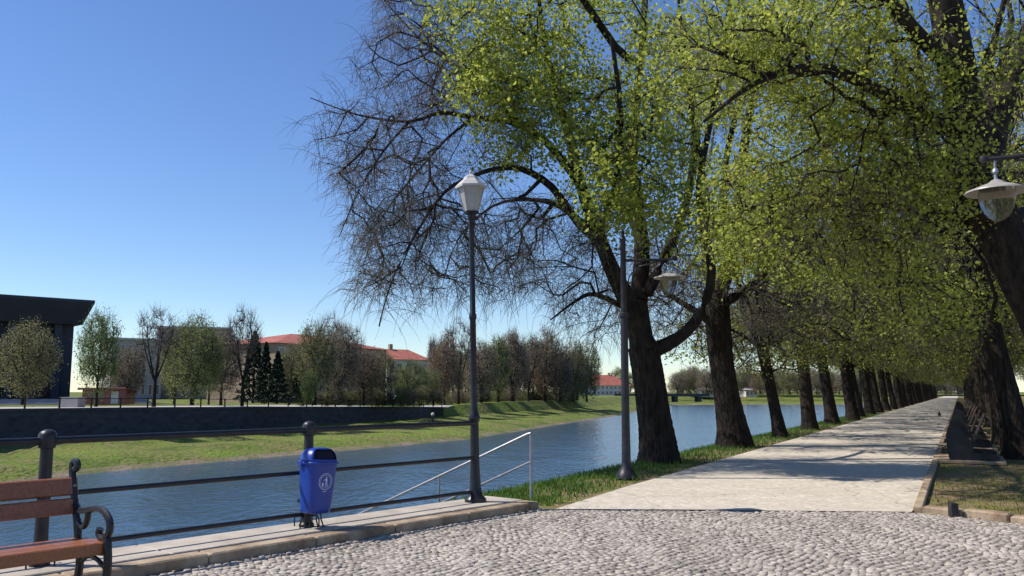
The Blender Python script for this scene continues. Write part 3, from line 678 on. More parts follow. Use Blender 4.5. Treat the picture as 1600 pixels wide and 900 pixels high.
# --- row trees: four variants, then copies
def row_variant(seed, lean, leafn, baren, green):
    q = np.random.default_rng(seed); root = empty('linden_tree', (0, 0, 0))
    hf = q.uniform(4.2, 5.4); rad = q.uniform(.27, .33); lx = -lean * hf
    trunk = spline([(0, 0, -.02, rad * 1.12), (lx * .15, 0, .8, rad * 1.0), (lx * .5, .03, hf * .5, rad * .9), (lx, 0, hf, rad * .92)], 3)
    chs = [trunk]; 
    for k in range(6):
        a = k * 1.05 + q.uniform(-.3, .3); sp = q.uniform(.25, .75); hh = q.uniform(5, 8)
        p0 = np.array((lx, 0, hf - (k % 3) * .45)); 
        if k % 3: p0[0] = lx * p0[2] / hf
        pts = [tuple(p0) + (rad * .62,)]
        for j, t in enumerate((.25, .5, .75, 1)):
            r__ = sp * 5.0 * t ** .8; pts.append((p0[0] + r__ * math.cos(a) + q.normal(0, .15) - lean * 2 * t, p0[1] + r__ * math.sin(a) + q.normal(0, .15), p0[2] + hh * t + q.normal(0, .1), rad * (.5, .38, .25, .1)[j]))
        chs.append(spline(pts, 3))
    for k in range(5):                                       # low boughs that arch outwards and hang
        a = k * 1.26 + q.uniform(-.3, .3); p0 = np.array((lx * .95, 0, hf * .93)); pts = [tuple(p0) + (rad * .35,)]
        for j, (rr, dz) in enumerate(((1.3, .9), (2.6, 1.2), (3.7, .7), (4.4, -.4))):
            pts.append((p0[0] + rr * math.cos(a), p0[1] + rr * math.sin(a), p0[2] + dz, rad * (.26, .17, .1, .05)[j]))
        chs.append(spline(pts, 3))
    cx = lx - lean * 1.5
    leafy = np.concatenate([ell((cx, 0, hf + 4.0), (4.3, 4.3, 4.2), int(leafn * .55), q, .6), ell((cx, 0, hf + .1), (4.7, 4.7, 1.9), int(leafn * .75), q, .5)])
    # clumpy: keep goals near a few random centres
    cc = leafy[q.integers(0, len(leafy), 70)]; D = np.min(np.linalg.norm(leafy[:, None] - cc[None], axis=2), 1); leafy = leafy[D < q.uniform(.55, 1.35, len(leafy))]
    bare = np.concatenate([ell((cx, 0, hf + .6), (4.4, 4.4, 2.2), int(baren * .7), q, .4), ell((cx, 0, hf + 3.5), (4, 4, 4), int(baren * .3), q, .3)])
    make_tree(root, chs, bare, leafy, q, M_leafB, lper=15, lsize=.13, lspread=.27, tw=dict(per=4, length=.8, rad=.011, droop=.8), step=.7, tip=.014)
    return root
variants = [row_variant(21, .10, 760, 260, 1), row_variant(22, .16, 640, 330, 1), row_variant(23, .07, 820, 220, 1), row_variant(24, .13, 560, 360, 1)]
used = set()
def place(v, s_, r_, rz, sc, label, group):
    loc = pp(s_, r_)
    if v not in used:
        used.add(v); o_ = variants[v]; o_.location = loc; o_.rotation_euler.z = rz; tag(o_, label, 'tree', group)
    else: o_ = dup(variants[v], loc, rz, label, group); o_['category'] = 'tree'
    o_.scale = (sc, sc, sc * random.uniform(.94, 1.08)); return o_
ordn = ['first', 'second', 'third', 'fourth', 'fifth', 'sixth', 'seventh', 'eighth', 'ninth', 'tenth', 'eleventh', 'twelfth']
AR = math.atan2(R[1], R[0])
s_ = 21.0; k = 2
while s_ < 245:
    if k < 12: lab = '%s linden of the riverside row counting from the near pendant lamp' % ordn[k]
    else: lab = 'slim linden among the crowded far end of the riverside row'
    place([3, 0, 1, 2][k % 4], s_ + random.uniform(-.4, .4), -.55 + random.uniform(-.2, .2), AR + random.uniform(-.35, .35), random.uniform(.9, 1.1) * (.85 if k == 2 else 1), lab, 'lindens lining the promenade'); s_ += 7.0; k += 1
s_ = 13.0; k = 1
while s_ < 245:
    if k < 10: lab = '%s linden of the park side row behind the benches, counting from the right edge' % ordn[k]
    else: lab = 'shaded linden among the crowded far end of the park side row'
    place(k % 4, s_ + random.uniform(-.5, .5), PW + 2.0 + random.uniform(-.2, .2), AR + random.uniform(-.4, .4), random.uniform(.95, 1.12), lab, 'lindens lining the promenade'); s_ += 7.0; k += 1
s_ = 26; k = 0
while s_ < 150:
    for off in (11, 20):
        place((k + 1) % 4, s_ + random.uniform(-2, 2), PW + off + random.uniform(-1.5, 1.5), random.uniform(0, 6), random.uniform(1, 1.2),
              'leafy park tree standing in the shade deep behind the bench row', 'park trees behind the bench row'); k += 1
    s_ += 11

# --- trees on the far side of the river
FM = {}
def fmat(n_, c1, c2, tr=.4):
    return mat('far_' + n_, c1, c2, .5, .8, trans=tr, spec=.1)
M_olive = fmat('olive_buds', (0.21, 0.21, 0.09), (0.34, 0.34, 0.14)); M_fgreen = fmat('fresh_green', (0.13, 0.21, 0.05), (0.25, 0.34, 0.09))
M_brown = fmat('brown_buds', (0.23, 0.19, 0.14), (0.35, 0.295, 0.215)); M_rust = fmat('rusty_buds', (0.25, 0.175, 0.115), (0.37, 0.275, 0.18))
M_dark = fmat('dark_needles', (0.012, 0.024, 0.018), (0.03, 0.05, 0.032), 0); M_moss = fmat('moss_green', (0.17, 0.22, 0.07), (0.30, 0.35, 0.12)); M_grey = fmat('grey_twigs', (0.19, 0.165, 0.155), (0.30, 0.27, 0.25))
def far_proto(kind, seed):
    """unit tree: 10 m tall, crown 3 m in radius"""
    q = np.random.default_rng(seed); parts = {}
    chs = [spline([(0, 0, -.1, .26), (0.05, 0, 1.2, .2), (0, 0.05, 2.4, .17)], 3)]
    if kind == 'conifer':
        tr = tubes_batch(np.array([[(0, 0, 0), (0, 0, 5), (0, 0, 10)]], float), np.array([[.22, .12, .02]]), 8)
        z = q.uniform(.5, 9.9, 2600); rr = (1 - z / 10.2) ** .85 * 2.6 * (1 + .22 * np.sin(z * 7)) * q.uniform(.35, 1, len(z)) ** .5; a = q.uniform(0, 6.28, len(z))
        C = np.stack([rr * np.cos(a), rr * np.sin(a), z - rr * .18], 1); return tr, None, None, leaf_mesh(C, .42, q)
    if kind == 'round':
        goals = ell((0, 0, 5.4), (3.1, 3.1, 4.6), 330, q, .35)
    elif kind == 'shrub':
        goals = ell((0, 0, 4.6), (3.3, 3.3, 4.9), 360, q, .3)
    elif kind == 'poplar':
        goals = ell((0, 0, 5.6), (1.5, 1.5, 4.5), 200, q, .3)
    elif kind == 'bare':
        goals = ell((0, 0, 6.8), (2.5, 2.5, 3.2), 130, q, .3)
    for k in range(5):
        a = k * 1.257 + q.uniform(-.3, .3); w = {'shrub': 1.7, 'round': 1.7, 'poplar': .7, 'bare': 1.5}[kind]
        chs.append(spline([(0, 0, 2.4, .12), (w * .5 * math.cos(a), w * .5 * math.sin(a), 4.2, .09), (w * math.cos(a), w * math.sin(a), 6.5, .05), (w * 1.2 * math.cos(a), w * 1.2 * math.sin(a), 8.6, .02)], 3))
    lines, tips, nodes, PA = grow(chs, goals, q, .8, .022)
    tr = tube_lines(lines[:1]); br = tube_lines(lines[1:])
    P, Rr = twigs(goals, q, 7 if kind == 'bare' else 6, 1.1, .018, up=1.3, droop=-.3, segs=3); tw_ = tubes_batch(P, Rr)
    lf = None
    if kind != 'bare':
        C = np.repeat(goals, 26, 0) + q.normal(0, .42, (len(goals) * 26, 3)) * np.array((1, 1, 1.3)); lf = leaf_mesh(C, .17, q)
    else:
        C = np.repeat(goals, 3, 0) + q.normal(0, .4, (len(goals) * 3, 3)); lf = leaf_mesh(C, .1, q)
    return tr, br, tw_, lf
PROTO = {}
def far_tree(kind, var, m, px, py, Yd, wpx, hpx, label, group='trees on the far riverbank', zb=None, nm=None):
    key = (kind, var)
    if key not in PROTO:
        tr, br, tw_, lf = far_proto(kind, 50 + var * 7 + len(kind)); PROTO[key] = []
        for nme, g_, mm in (('trunk', tr, M_bark), ('branches', br, M_branch), ('twigs', tw_, M_twig), ('foliage', lf, None)):
            if g_ is None: continue
            o_ = npmesh(nme, g_[0], g_[1], mm or M_olive); me = o_.data; bpy.data.objects.remove(o_); PROTO[key].append((nme, me, mm))
    P = at(px, py, Yd); z = P[2] if zb is None else zb
    root = empty(nm or ('conifer_tree' if kind == 'conifer' else 'poplar_tree' if kind == 'poplar' else 'broadleaf_tree'), (P[0], P[1], z), random.uniform(0, 6))
    tag(root, label, 'tree', group)
    h = hpx * Yd / 1333 / 10; w = wpx * Yd / 1333 / {'round': 6.6, 'shrub': 6.8, 'poplar': 3.6, 'bare': 5.6, 'conifer': 5.0}[kind]
    root.scale = (w, w, h)
    for nme, me, mm in PROTO[key]:
        if nme == 'foliage':
            k2 = (key, m.name)
            if k2 not in FM: c = me.copy(); c.materials.clear(); c.materials.append(m); FM[k2] = c
            me = FM[k2]
        o_ = bpy.data.objects.new(nme, me); COL.objects.link(o_); o_.parent = root
T = far_tree
T('round', 0, M_olive, 36, 631, 92, 92, 126, 'round olive brown tree in front of the dark theatre')
T('round', 1, M_fgreen, 150, 634, 84, 66, 152, 'tall fresh green tree beside the corner of the dark theatre')
T('bare', 0, M_grey, 240, 634, 88, 74, 152, 'bare pollarded tree with upright grey limbs, left of the grey green tree')
T('round', 0, M_moss, 300, 632, 96, 92, 136, 'grey green broad tree before the long pale building')
T('round', 1, M_brown, 345, 632, 112, 66, 120, 'brownish tree behind the gap between green and bare trees')
T('bare', 1, M_grey, 378, 633, 98, 62, 150, 'bare tall tree with purplish twigs beside the first spruce')
T('round', 1, M_brown, 198, 631, 120, 56, 92, 'low grey brown tree between the green tree and the bare pollard')
T('round', 0, M_olive, 272, 631, 118, 50, 116, 'olive tree between the bare pollard and the grey green tree')
T('round', 1, M_moss, 326, 631, 108, 44, 116, 'slim moss green tree right of the grey green broad tree')
T('bare', 1, M_grey, 512, 630, 120, 56, 138, 'bare grey tree standing highest above the red roof')
T('conifer', 0, M_dark, 395, 630, 106, 52, 112, 'taller dark spruce left of the red roofed building')
T('conifer', 0, M_dark, 432, 631, 100, 42, 82, 'shorter dark spruce in front of the red roofed building corner')
T('conifer', 0, M_dark, 462, 630, 110, 24, 52, 'small dark spruce under the beige facade')
T('round', 1, M_olive, 492, 632, 104, 64, 130, 'tall olive tree hiding the middle of the red roofed building')
T('round', 0, M_brown, 530, 632, 112, 66, 122, 'grey brown tree right of the tall olive tree')
T('conifer', 0, M_dark, 413, 631, 104, 38, 96, 'dark spruce between the taller and the shorter spruce')
T('round', 0, M_olive, 452, 632, 112, 44, 92, 'olive tree in front of the left end of the red roofed building')
T('round', 0, M_fgreen, 482, 630, 98, 26, 50, 'low yellow green shrub tree below the beige facade')
T('round', 1, M_rust, 568, 632, 120, 60, 90, 'rusty red budding tree at the right end of the red roofed building')
T('round', 0, M_olive, 598, 632, 126, 50, 80, 'olive tree left of the small red roofed house')
T('bare', 0, M_grey, 548, 630, 126, 46, 120, 'bare tree reaching above the red roof ridge')
spec = [(640, 'moss green tree in front of the small red roofed house', M_moss, 84, 56, 0), (668, 'green tinged tree below the right gable of the small house', M_moss, 72, 46, 1),
        (694, 'orange brown tree left of the lantern pole', M_rust, 78, 48, 0), (716, 'grey brown tree just left of the lantern pole', M_brown, 92, 50, 1), (752, 'brown tree just right of the lantern pole', M_brown, 88, 52, 0),
        (778, 'dull green tree, second to the right of the lantern pole', M_moss, 80, 46, 1), (800, 'brown tree with a tall poplar behind it', M_brown, 82, 48, 0), (826, 'rusty brown tree below the hanging twigs', M_rust, 76, 52, 1),
        (852, 'orange brown bushy tree on the far bank', M_rust, 74, 52, 0), (878, 'yellow brown tree near the end of the far bank trees', M_olive, 70, 44, 1), (902, 'low brown tree ending the far bank row', M_brown, 52, 44, 0)]
for i, (px, lab, m_, hh, ww, v) in enumerate(spec):
    T(('round', 'poplar', 'round', 'bare')[i % 4] if i > 1 else 'round', v, m_, px, 633 - i * .9, 135 + i * 9, ww + (8 if i % 4 != 1 else -6), hh + (14 + (8, 10, 12, 22, -9)[i % 5] if i > 1 else -16), lab, nm='broadleaf_tree')
for px, hh, lab in ((676, 100, 'left slim poplar rising behind the far bank trees'), (690, 96, 'right slim poplar of the pair behind the far bank trees'), (803, 112, 'tall lone poplar spire behind the far bank trees')):
    T('poplar', 0, M_grey, px, 628, 190, 22, hh, lab)
k = 0
for px in range(560, 925, 21):
    T('shrub', k % 2, [M_brown, M_olive, M_moss][k % 3], px, 627, 210 + (k % 3) * 8, 46, (60 if px < 690 else 80) + (k * 37 % 18), 'dim brown tree in the second rank behind the far bank row', 'second rank of far bank trees'); k += 1
k = 0
for px in range(1058, 1560, 11):
    T('shrub', k % 2, [M_brown, M_olive, M_rust, M_moss, M_brown][k % 5], px + random.uniform(-3, 3), 616, 440 + (k % 4) * 22, 34, 34 + (k * 29 % 12), 'small brown tree in the distant line beyond the river bend', 'distant trees beyond the river bend'); k += 1
k = 0
for px in range(470, 905, 19):
    T('shrub', k % 2, [M_moss, M_brown, M_olive, M_dark][k % 4], px + random.uniform(-4, 4), 634 if px < 690 else 637 - (px - 690) * .012, (118 + (px - 470) * .05) if px < 690 else 160 + (px - 690) * .35, 30, 22 + (k * 31 % 12), 'low dark bush among the trunks of the far bank trees', 'low bushes under the far bank trees', nm='bush'); k += 1
for px, w_, h_ in ((930, 26, 34), (950, 20, 26), (966, 26, 38), (985, 24, 30), (1085, 26, 40)):
    T('round', 0, M_moss, px, 613, 520, w_, h_, 'tiny dull green tree beside the distant red roof', 'tiny trees beside the distant red roof')

# ------------------------------------------------------------------ far buildings
def window(root, x0, x1, y, z0, z1, m=M_whitewall):
    f = MB(); t = .12
    f.box(x0 - t, x0, y - .06, y + .05, z0 - t, z1 + t); f.box(x1, x1 + t, y - .06, y + .05, z0 - t, z1 + t)
    f.box(x0, x1, y - .06, y + .05, z1, z1 + t); f.box(x0, x1, y - .09, y + .05, z0 - t, z0)
    w = f.build('window', m, root); MB().box(x0, x1, y - .02, y + .03, z0, z1).build('pane', M_pane, w)
# theatre
A = at(-150, 632, 118); B = at(108, 632, 132); dv = B[:2] - A[:2]; Lb = np.linalg.norm(dv); rz = math.atan2(dv[1], dv[0])
th_ = empty('theatre_building', (A[0], A[1], -.1), rz); tag(th_, 'dark blue grey theatre with massive overhanging flat roof at the left edge', 'theatre')
MB().box(0, Lb, 0, 24, 0, 11.9).build('wall', M_theatre, th_)
rf = MB(); o0 = 1.7
rf.add([(-1, -2, 11.9), (Lb + .7, -2, 11.9), (Lb + .7, 26, 11.9), (-1, 26, 11.9), (-3, -4, 15.2), (Lb + o0, -4, 15.2), (Lb + o0, 28, 15.2), (-3, 28, 15.2), (-3, -4, 15.6), (Lb + o0, -4, 15.6), (Lb + o0, 28, 15.6), (-3, 28, 15.6)],
       [(3, 2, 1, 0), (0, 1, 5, 4), (1, 2, 6, 5), (2, 3, 7, 6), (3, 0, 4, 7), (4, 5, 9, 8), (5, 6, 10, 9), (6, 7, 11, 10), (7, 4, 8, 11), (8, 9, 10, 11)])
rf.build('roof', M_theatre, th_)
for i in range(6):
    x = 2 + i * (Lb - 5) / 5; MB().box(x, x + 1.0, -1.4, -.01, 0, 11.89, .05).build('column', M_theatre, th_)
for i in range(5):
    x = 3.6 + i * (Lb - 5) / 5; MB().box(x, x + 2.2, -.04, -.005, 1.0, 4.2).build('pane', M_pane, th_)
st = MB()
for i in range(5): st.box(-4, Lb + 8, -14 + i * 1.1, -8, .0 + i * .16 - .3, i * .16 + .02)
st.build('steps', M_pave, th_)
def block(name, p0, p1, Y0, Y1, zt, depth, wm, rows, cols, label, cat='building', roof=None, rh=2.5, zb=-.3, chim=0, hipf=.22):
    A = at(p0, 630, Y0); B = at(p1, 630, Y1); dv = B[:2] - A[:2]; Lb = float(np.linalg.norm(dv)); rz = math.atan2(dv[1], dv[0])
    r_ = empty(name, (A[0], A[1], zb), rz); tag(r_, label, cat)
    MB().box(0, Lb, 0, depth, 0, zt - zb).build('wall', wm, r_)
    hs_ = (zt - zb) / rows
    for i in range(rows):
        for j in range(cols):
            cxx = Lb * (j + .5) / cols; window(r_, cxx - Lb / cols * .22, cxx + Lb / cols * .22, 0, i * hs_ + hs_ * .3, i * hs_ + hs_ * .78)
    z = zt - zb
    if roof is None: MB().box(-.4, Lb + .4, -.4, depth + .4, z, z + .5).build('roof', M_pave, r_)
    else:
        o_ = .7; hip = min(depth, Lb * hipf)
        q = MB().add([(-o_, -o_, z), (Lb + o_, -o_, z), (Lb + o_, depth + o_, z), (-o_, depth + o_, z), (hip, depth / 2, z + rh), (Lb - hip, depth / 2, z + rh)],
                 [(0, 1, 5, 4), (1, 2, 5), (2, 3, 4, 5), (3, 0, 4), (3, 2, 1, 0)]).build('roof', roof, r_)
        for c_ in range(chim):
            x = Lb * (.3 + .4 * c_ / max(1, chim - 1)); MB().box(x, x + .8, depth / 2 - .5, depth / 2 + .5, z + rh * .7, z + rh + 1.2).build('chimney', M_beige, q)
    return r_
block('office_building', 170, 250, 190, 196, at(0, 532, 193)[2], 14, M_pale, 3, 7, 'lower pale grey building right of the theatre behind the bare tree')
block('apartment_building', 240, 356, 205, 210, at(0, 514, 208)[2], 14, M_beige, 4, 9, 'long pale flat roofed block rising behind the grey green tree')
block('school_building', 428, 602, 140, 165, at(0, 538, 145)[2], 16, M_beige, 3, 11, 'long beige building with red hipped roof behind the spruces', roof=M_roof, rh=2.4, chim=0, hipf=.4)
block('brick_house', 604, 668, 200, 206, at(0, 562, 203)[2], 12, M_whitewall, 2, 5, 'small pale house with red roof between trees left of the lantern pole', 'house', roof=M_roof, rh=2.7, chim=1)
block('riverside_hotel', 905, 985, 440, 450, at(0, 602, 445)[2], 16, M_whitewall, 2, 12, 'distant long white house with red roof left of the first linden trunk', 'house', roof=M_roof, rh=5.5, chim=2)
block('riverside_house', 1096, 1116, 455, 456, at(0, 609, 455)[2], 8, M_whitewall, 1, 3, 'tiny distant white house between the first two linden trunks', 'house', roof=M_pale, rh=1.5, zb=-1.2)
block('riverside_house', 1166, 1184, 455, 456, at(0, 609, 455)[2], 8, M_whitewall, 1, 3, 'tiny distant white house just right of the second linden trunk', 'house', roof=M_pale, rh=1.5, zb=-1.2)
# red awning kiosk, concrete planter, car, cap post
k_ = at(155, 628, 118); kr = empty('market_kiosk', (k_[0] - 2.4, k_[1], -.15)); tag(kr, 'low red kiosk under the tall fresh green tree', 'kiosk')
MB().box(0, 6, 0, 3, 0, 2.0, .04).build('wall', M_red, kr); MB().box(-.3, 6.3, -.8, 3.2, 2.0, 2.3, .03).build('roof', M_red, kr)
MB().box(1, 3, -.04, -.004, .9, 1.7).build('window', M_pane, kr); MB().box(4, 5, -.04, -.004, .1, 1.8).build('door', M_whitewall, kr)
k_ = at(112, 634, 88); pl = MB().loft([[(-1.0, -.8, 0), (1.0, -.8, 0), (1.0, .8, 0), (-1.0, .8, 0)], [(-.95, -.7, 1.1), (.95, -.7, 1.1), (.95, .7, 1.1), (-.95, .7, 1.1)]]).build('concrete_block', M_pale, None, (k_[0], k_[1], -.05))
tag(pl, 'pale concrete block on the pavement left of the tall green tree', 'concrete block')
k_ = at(627, 633, 131); cr_ = empty('parked_car', (k_[0], k_[1], k_[2]), .25); tag(cr_, 'small red car parked on top of the far wall between trees', 'car')
prof = [(-2.0, .3), (-2.05, .75), (-1.3, .95), (1.1, .95), (1.95, .82), (2.05, .3)]
MB().loft([[(x, -.8, z) for x, z in prof], [(x, .8, z) for x, z in prof]]).build('body', M_red, cr_)
cb = [(-1.25, .95), (-.85, 1.42), (.35, 1.42), (.95, .95)]
MB().loft([[(x, -.72, z) if z < 1 else (x, -.6, z) for x, z in cb], [(x, .72, z) if z < 1 else (x, .6, z) for x, z in cb]]).build('cabin', M_whitewall, cr_)
for x in (-1.25, 1.25):
    for y in (-.82, .82):
        MB().lathe([(.05, -.1), (.31, -.1), (.31, .1), (.05, .1)], 14).build('wheel', M_rubber, cr_).location = (x, y, .31)
        cr_.children[-1].rotation_euler = (math.pi / 2, 0, 0)
k_ = at(676, 664, 118); cp = empty('bollard', (k_[0], k_[1], k_[2])); tag(cp, 'short dark post with pale cap on the far bank left of the lantern pole', 'bollard')
MB().lathe([(.2, -.3), (.18, 1.2), (.14, 1.3)], 10).build('shaft', M_post, cp); MB().lathe([(.2, 1.3), (.24, 1.4), (.2, 1.6), (.05, 1.68)], 10).build('cap', M_whitewall, cp)
# bridge at the river bend
A = at(960, 612, 400); B = at(1105, 612, 405); br_ = empty('road_bridge', (A[0], A[1], -4.2)); tag(br_, 'low dark bridge crossing the river in the distance behind the first linden', 'bridge')
Lb = B[0] - A[0]; MB().box(0, Lb, 0, 9, 3.6, 4.9).build('deck', M_farwall, br_)
for x in (6, 17, 28, 39): MB().box(x, x + 1.6, .5, 8.5, -1, 3.6).build('pier', M_farwall, br_)
MB().box(0, Lb, .05, .15, 5.7, 5.8).build('rail', M_iron, br_)
for i in range(20): MB().box(i * Lb / 20, i * Lb / 20 + .15, .05, .15, 4.9, 5.7).build('rail_post', M_iron, br_)

# ------------------------------------------------------------------ railing
ra = empty('iron_railing', (LP[0], LP[1], .1), AE); tag(ra, 'dark iron railing of three horizontal pipes above the river embankment', 'railing')
sp = np.linalg.norm(gnd(475, 822, .1)[:2] - LP)
x0 = -sp * 4.0
for z, nme, r_ in ((1.07, 'top_rail', .034), (.60, 'middle_rail', .025), (.14, 'lower_rail', .025)):
    MB().tube([(x0, 0, z), (-.03, 0, z)], r_, 10).build(nme, M_iron, ra, smooth=True)
for k in range(1, 5):
    x = -sp * k
    ps = MB().lathe([(.085, 0), (.085, .03), (.062, .05), (.055, .3), (.052, 1.0), (.07, 1.01), (.075, 1.06), (.075, 1.12), (.06, 1.15), (.02, 1.17)], 16).build('post', M_post, ra, smooth=True); ps.location.x = x
    mb = MB()
    for a in (0.5, 2.0, 3.6, 5.2):
        c_, s_ = math.cos(a), math.sin(a)
        mb.tube([(.04 * c_, .04 * s_, .12), (.13 * c_, .13 * s_, .12), (.15 * c_, .15 * s_, .08), (.15 * c_, .15 * s_, 0.0)], .008, 6)
    mb.build('foot_bracket', M_iron, ps)

# ------------------------------------------------------------------ lantern lamp
lm = empty('street_lamp', (LP[0], LP[1], .1), 0); tag(lm, 'tall slim street lamp with a six sided white lantern at the railing end', 'street lamp')
TOP = at(735, 336, LP[1])[2] - .1
lm.rotation_euler = (0, -math.radians(1.15), 0)
MB().lathe([(.15, 0), (.15, .04), (.10, .09), (.078, .2), (.062, .5), (.058, 1.08), (.075, 1.1), (.078, 1.16), (.06, 1.2), (.046, 1.28), (.042, 2.5), (.052, 2.52), (.052, 2.58), (.04, 2.6), (.036, TOP - .1), (.055, TOP - .06), (.06, TOP)], 18).build('pole', M_iron, lm, smooth=True)
ln_ = MB().lathe([(.06, TOP), (.10, TOP + .02), (.11, TOP + .05)], 6).build('lantern', M_iron, lm)
mbf = MB(); g_ = MB()
h0, h1 = TOP + .05, TOP + .40; q0, q1 = .095, .185
g_.lathe([(q0, h0), (q1, h1)], 6).build('glass', M_frost, ln_)
for j in range(6):
    a = j * math.pi / 3; mbf.tube([(q0 * 1.03 * math.cos(a), q0 * 1.03 * math.sin(a), h0), (q1 * 1.03 * math.cos(a), q1 * 1.03 * math.sin(a), h1)], .009, 5)
mbf.build('frame', M_shade, ln_)
MB().lathe([(.225, h1 - .01), (.225, h1 + .02), (.17, h1 + .075), (.11, h1 + .125), (.10, h1 + .15), (.05, h1 + .185), (.02, h1 + .2), (.025, h1 + .23), (.005, h1 + .26)], 6).build('cap', mat('lantern_cap', (.42, .41, .39), (.5, .49, .46), 5, .5), ln_)

# ------------------------------------------------------------------ pendant lamps
def pendant(loc, az, label):
    r_ = empty('street_lamp', loc, az); tag(r_, label, 'street lamp', 'pendant street lamps along the promenade')
    MB().lathe([(.2, 0), (.19, .05), (.15, .12), (.10, .2), (.085, .3), (.075, 1.2), (.07, 3.0), (.095, 3.02), (.095, 3.08), (.06, 3.1), (.052, 4.5), (.065, 4.52), (.03, 4.6), (.035, 4.66), (.005, 4.74)], 16).build('pole', M_post, r_, smooth=True)
    a = MB(); a.tube([(0.05, 0, 4.1), (.98, 0, 4.1)], .024, 8); a.tube([(.05, 0, 3.55), (.12, 0, 3.8), (.28, 0, 3.97), (.5, 0, 4.03), (.7, 0, 4.07)], .013, 6)
    a.lathe([(.01, 4.06), (.04, 4.08), (.045, 4.1), (.04, 4.13), (.01, 4.15)], 10, (.98, 0)); a.build('arm', M_post, r_, smooth=True)
    c = .88
    hd_ = MB().lathe([(.012, 4.08), (.012, 4.0), (.03, 3.98), (.035, 3.95), (.015, 3.93), (.018, 3.88), (.05, 3.86)], 12, (c, 0)).build('hanger', M_galv, r_, smooth=True)
    sh = MB().lathe([(.045, 3.865), (.08, 3.835), (.20, 3.79), (.30, 3.75), (.305, 3.735), (.28, 3.74), (.08, 3.80)], 24, (c, 0), False).build('shade', M_shade, r_, smooth=True)
    MB().lathe([(.185, 3.77), (.18, 3.68), (.155, 3.57), (.105, 3.48), (.04, 3.43)], 20, (c, 0)).build('glass', M_glass, r_, smooth=True)
    return r_
M_glass = mat('smoky_glass', (0.55, 0.52, 0.45), None, rough=.05, spec=.6); M_glass.node_tree.nodes['Principled BSDF'].inputs['Transmission Weight'].default_value = .92; M_glass.node_tree.nodes['Principled BSDF'].inputs['IOR'].default_value = 1.12
pa = gnd(979, 747)
aR = AR + .25
lamp2 = pendant(pa, aR, 'pendant street lamp on the grass before the first linden trunk')
pb = gnd(1262, 668); dup(lamp2, pb, aR, 'small distant pendant street lamp between the third and fourth riverside lindens', 'pendant street lamps along the promenade')
q = at(1557, 300, 8.8); dup(lamp2, (q[0] + .80, q[1] - .37, q[2] - 3.74), math.atan2(.37, -.80), 'near pendant street lamp whose wide shade hangs at the right edge', 'pendant street lamps along the promenade')
for s_, lab in ((52, 'far pendant street lamp standing well down the riverside row'),): dup(lamp2, pp(s_, -.9), aR, lab, 'pendant street lamps along the promenade')

# ------------------------------------------------------------------ stair and its handrail
hr = empty('stair_handrail', gnd(830, 783)); tag(hr, 'thin grey metal pipe handrail descending towards the river', 'handrail')
o0 = gnd(830, 783); topp = at(829, 676, o0[1]) - o0; endp = at(556, 806, 14.3) - o0; mid0 = at(830, 721, o0[1]) - o0
MB().tube([(0, 0, -.05), (0, 0, topp[2] - .04)], .021, 8).build('post', M_galv, hr, smooth=True)
def lerp(a, b, t): return a + (b - a) * t
MB().tube([(0, 0, topp[2] - .05), (-.01, 0, topp[2] - .01), tuple(lerp(topp, endp, .015)), tuple(endp)], .02, 8).build('upper_rail', M_galv, hr, smooth=True)
dd = endp - topp; MB().tube([tuple(mid0), tuple(mid0 + dd)], .016, 8).build('lower_rail', M_galv, hr, smooth=True)
for t in (.5, .985):
    q = lerp(topp, endp, t); MB().tube([(q[0], q[1], q[2]), (q[0], q[1], q[2] - 1.05)], .018, 8).build('post', M_galv, hr, smooth=True)
stp = MB(); dn = dd / np.linalg.norm(dd[:2]); sd_ = np.array((dn[1], -dn[0]))
for i in range(14):
    a = o0 + np.array((dn[0], dn[1], 0)) * (i * .33 + .1); z = dn[2] * i * .33 - .02
    vs = []
    for zz in (z - .5, z):
        for u_, v_ in ((0, .1), (.36, .1), (.36, -1.3), (0, -1.3)): vs.append((a[0] + dn[0] * u_ + sd_[0] * v_, a[1] + dn[1] * u_ + sd_[1] * v_, zz))
    stp.add(vs, [(3, 2, 1, 0), (4, 5, 6, 7), (0, 1, 5, 4), (1, 2, 6, 5), (2, 3, 7, 6), (3, 0, 4, 7)])
tag(stp.build('steps', M_ledge), kind='structure')

# ------------------------------------------------------------------ blue litter bin
bp = gnd(475, 822, .1)[:2] + NF * .22 - E * .02
bn = empty('litter_bin', (bp[0], bp[1], .27), AE - math.pi); tag(bn, 'blue plastic litter bin with domed lid and white emblem on the railing post', 'litter bin')
# local frame: x along railing, +y = front (towards plaza)
bn.rotation_euler.y = math.radians(-2.5); bn.rotation_euler.z = AE + math.pi           # +y maps to NF
def ring(a, b, z, n_=36, ex=3.6, yo=0):
    o_ = []
    for j in range(n_):
        t = 2 * math.pi * j / n_; c_, s_ = math.cos(t), math.sin(t)
        o_.append((a * math.copysign(abs(c_) ** (2 / ex), c_), yo + b * math.copysign(abs(s_) ** (2 / ex), s_), z))
    return o_
bodyr = [(.135, .115, 0), (.145, .125, .012), (.15, .13, .05), (.168, .145, .25), (.185, .158, .5), (.19, .162, .53)]
bd = MB().loft([ring(a, b, z) for a, b, z in bodyr]).build('body', M_blue, bn, smooth=True)
MB().loft([ring(.196, .168, .525), ring(.204, .176, .53), ring(.206, .178, .55), ring(.198, .170, .558)]).build('rim', M_blue, bd, smooth=True)
lid = MB(); rr = []
for k in range(9):
    t = k / 8 * math.pi / 2 * .95; rr.append(ring(.194 * math.cos(t) ** .55, .166 * math.cos(t) ** .55, .556 + .155 * math.sin(t) ** 1.0, 36, 3.0))
nv = 36; vs = [p_ for r_ in rr for p_ in r_]; fs = []
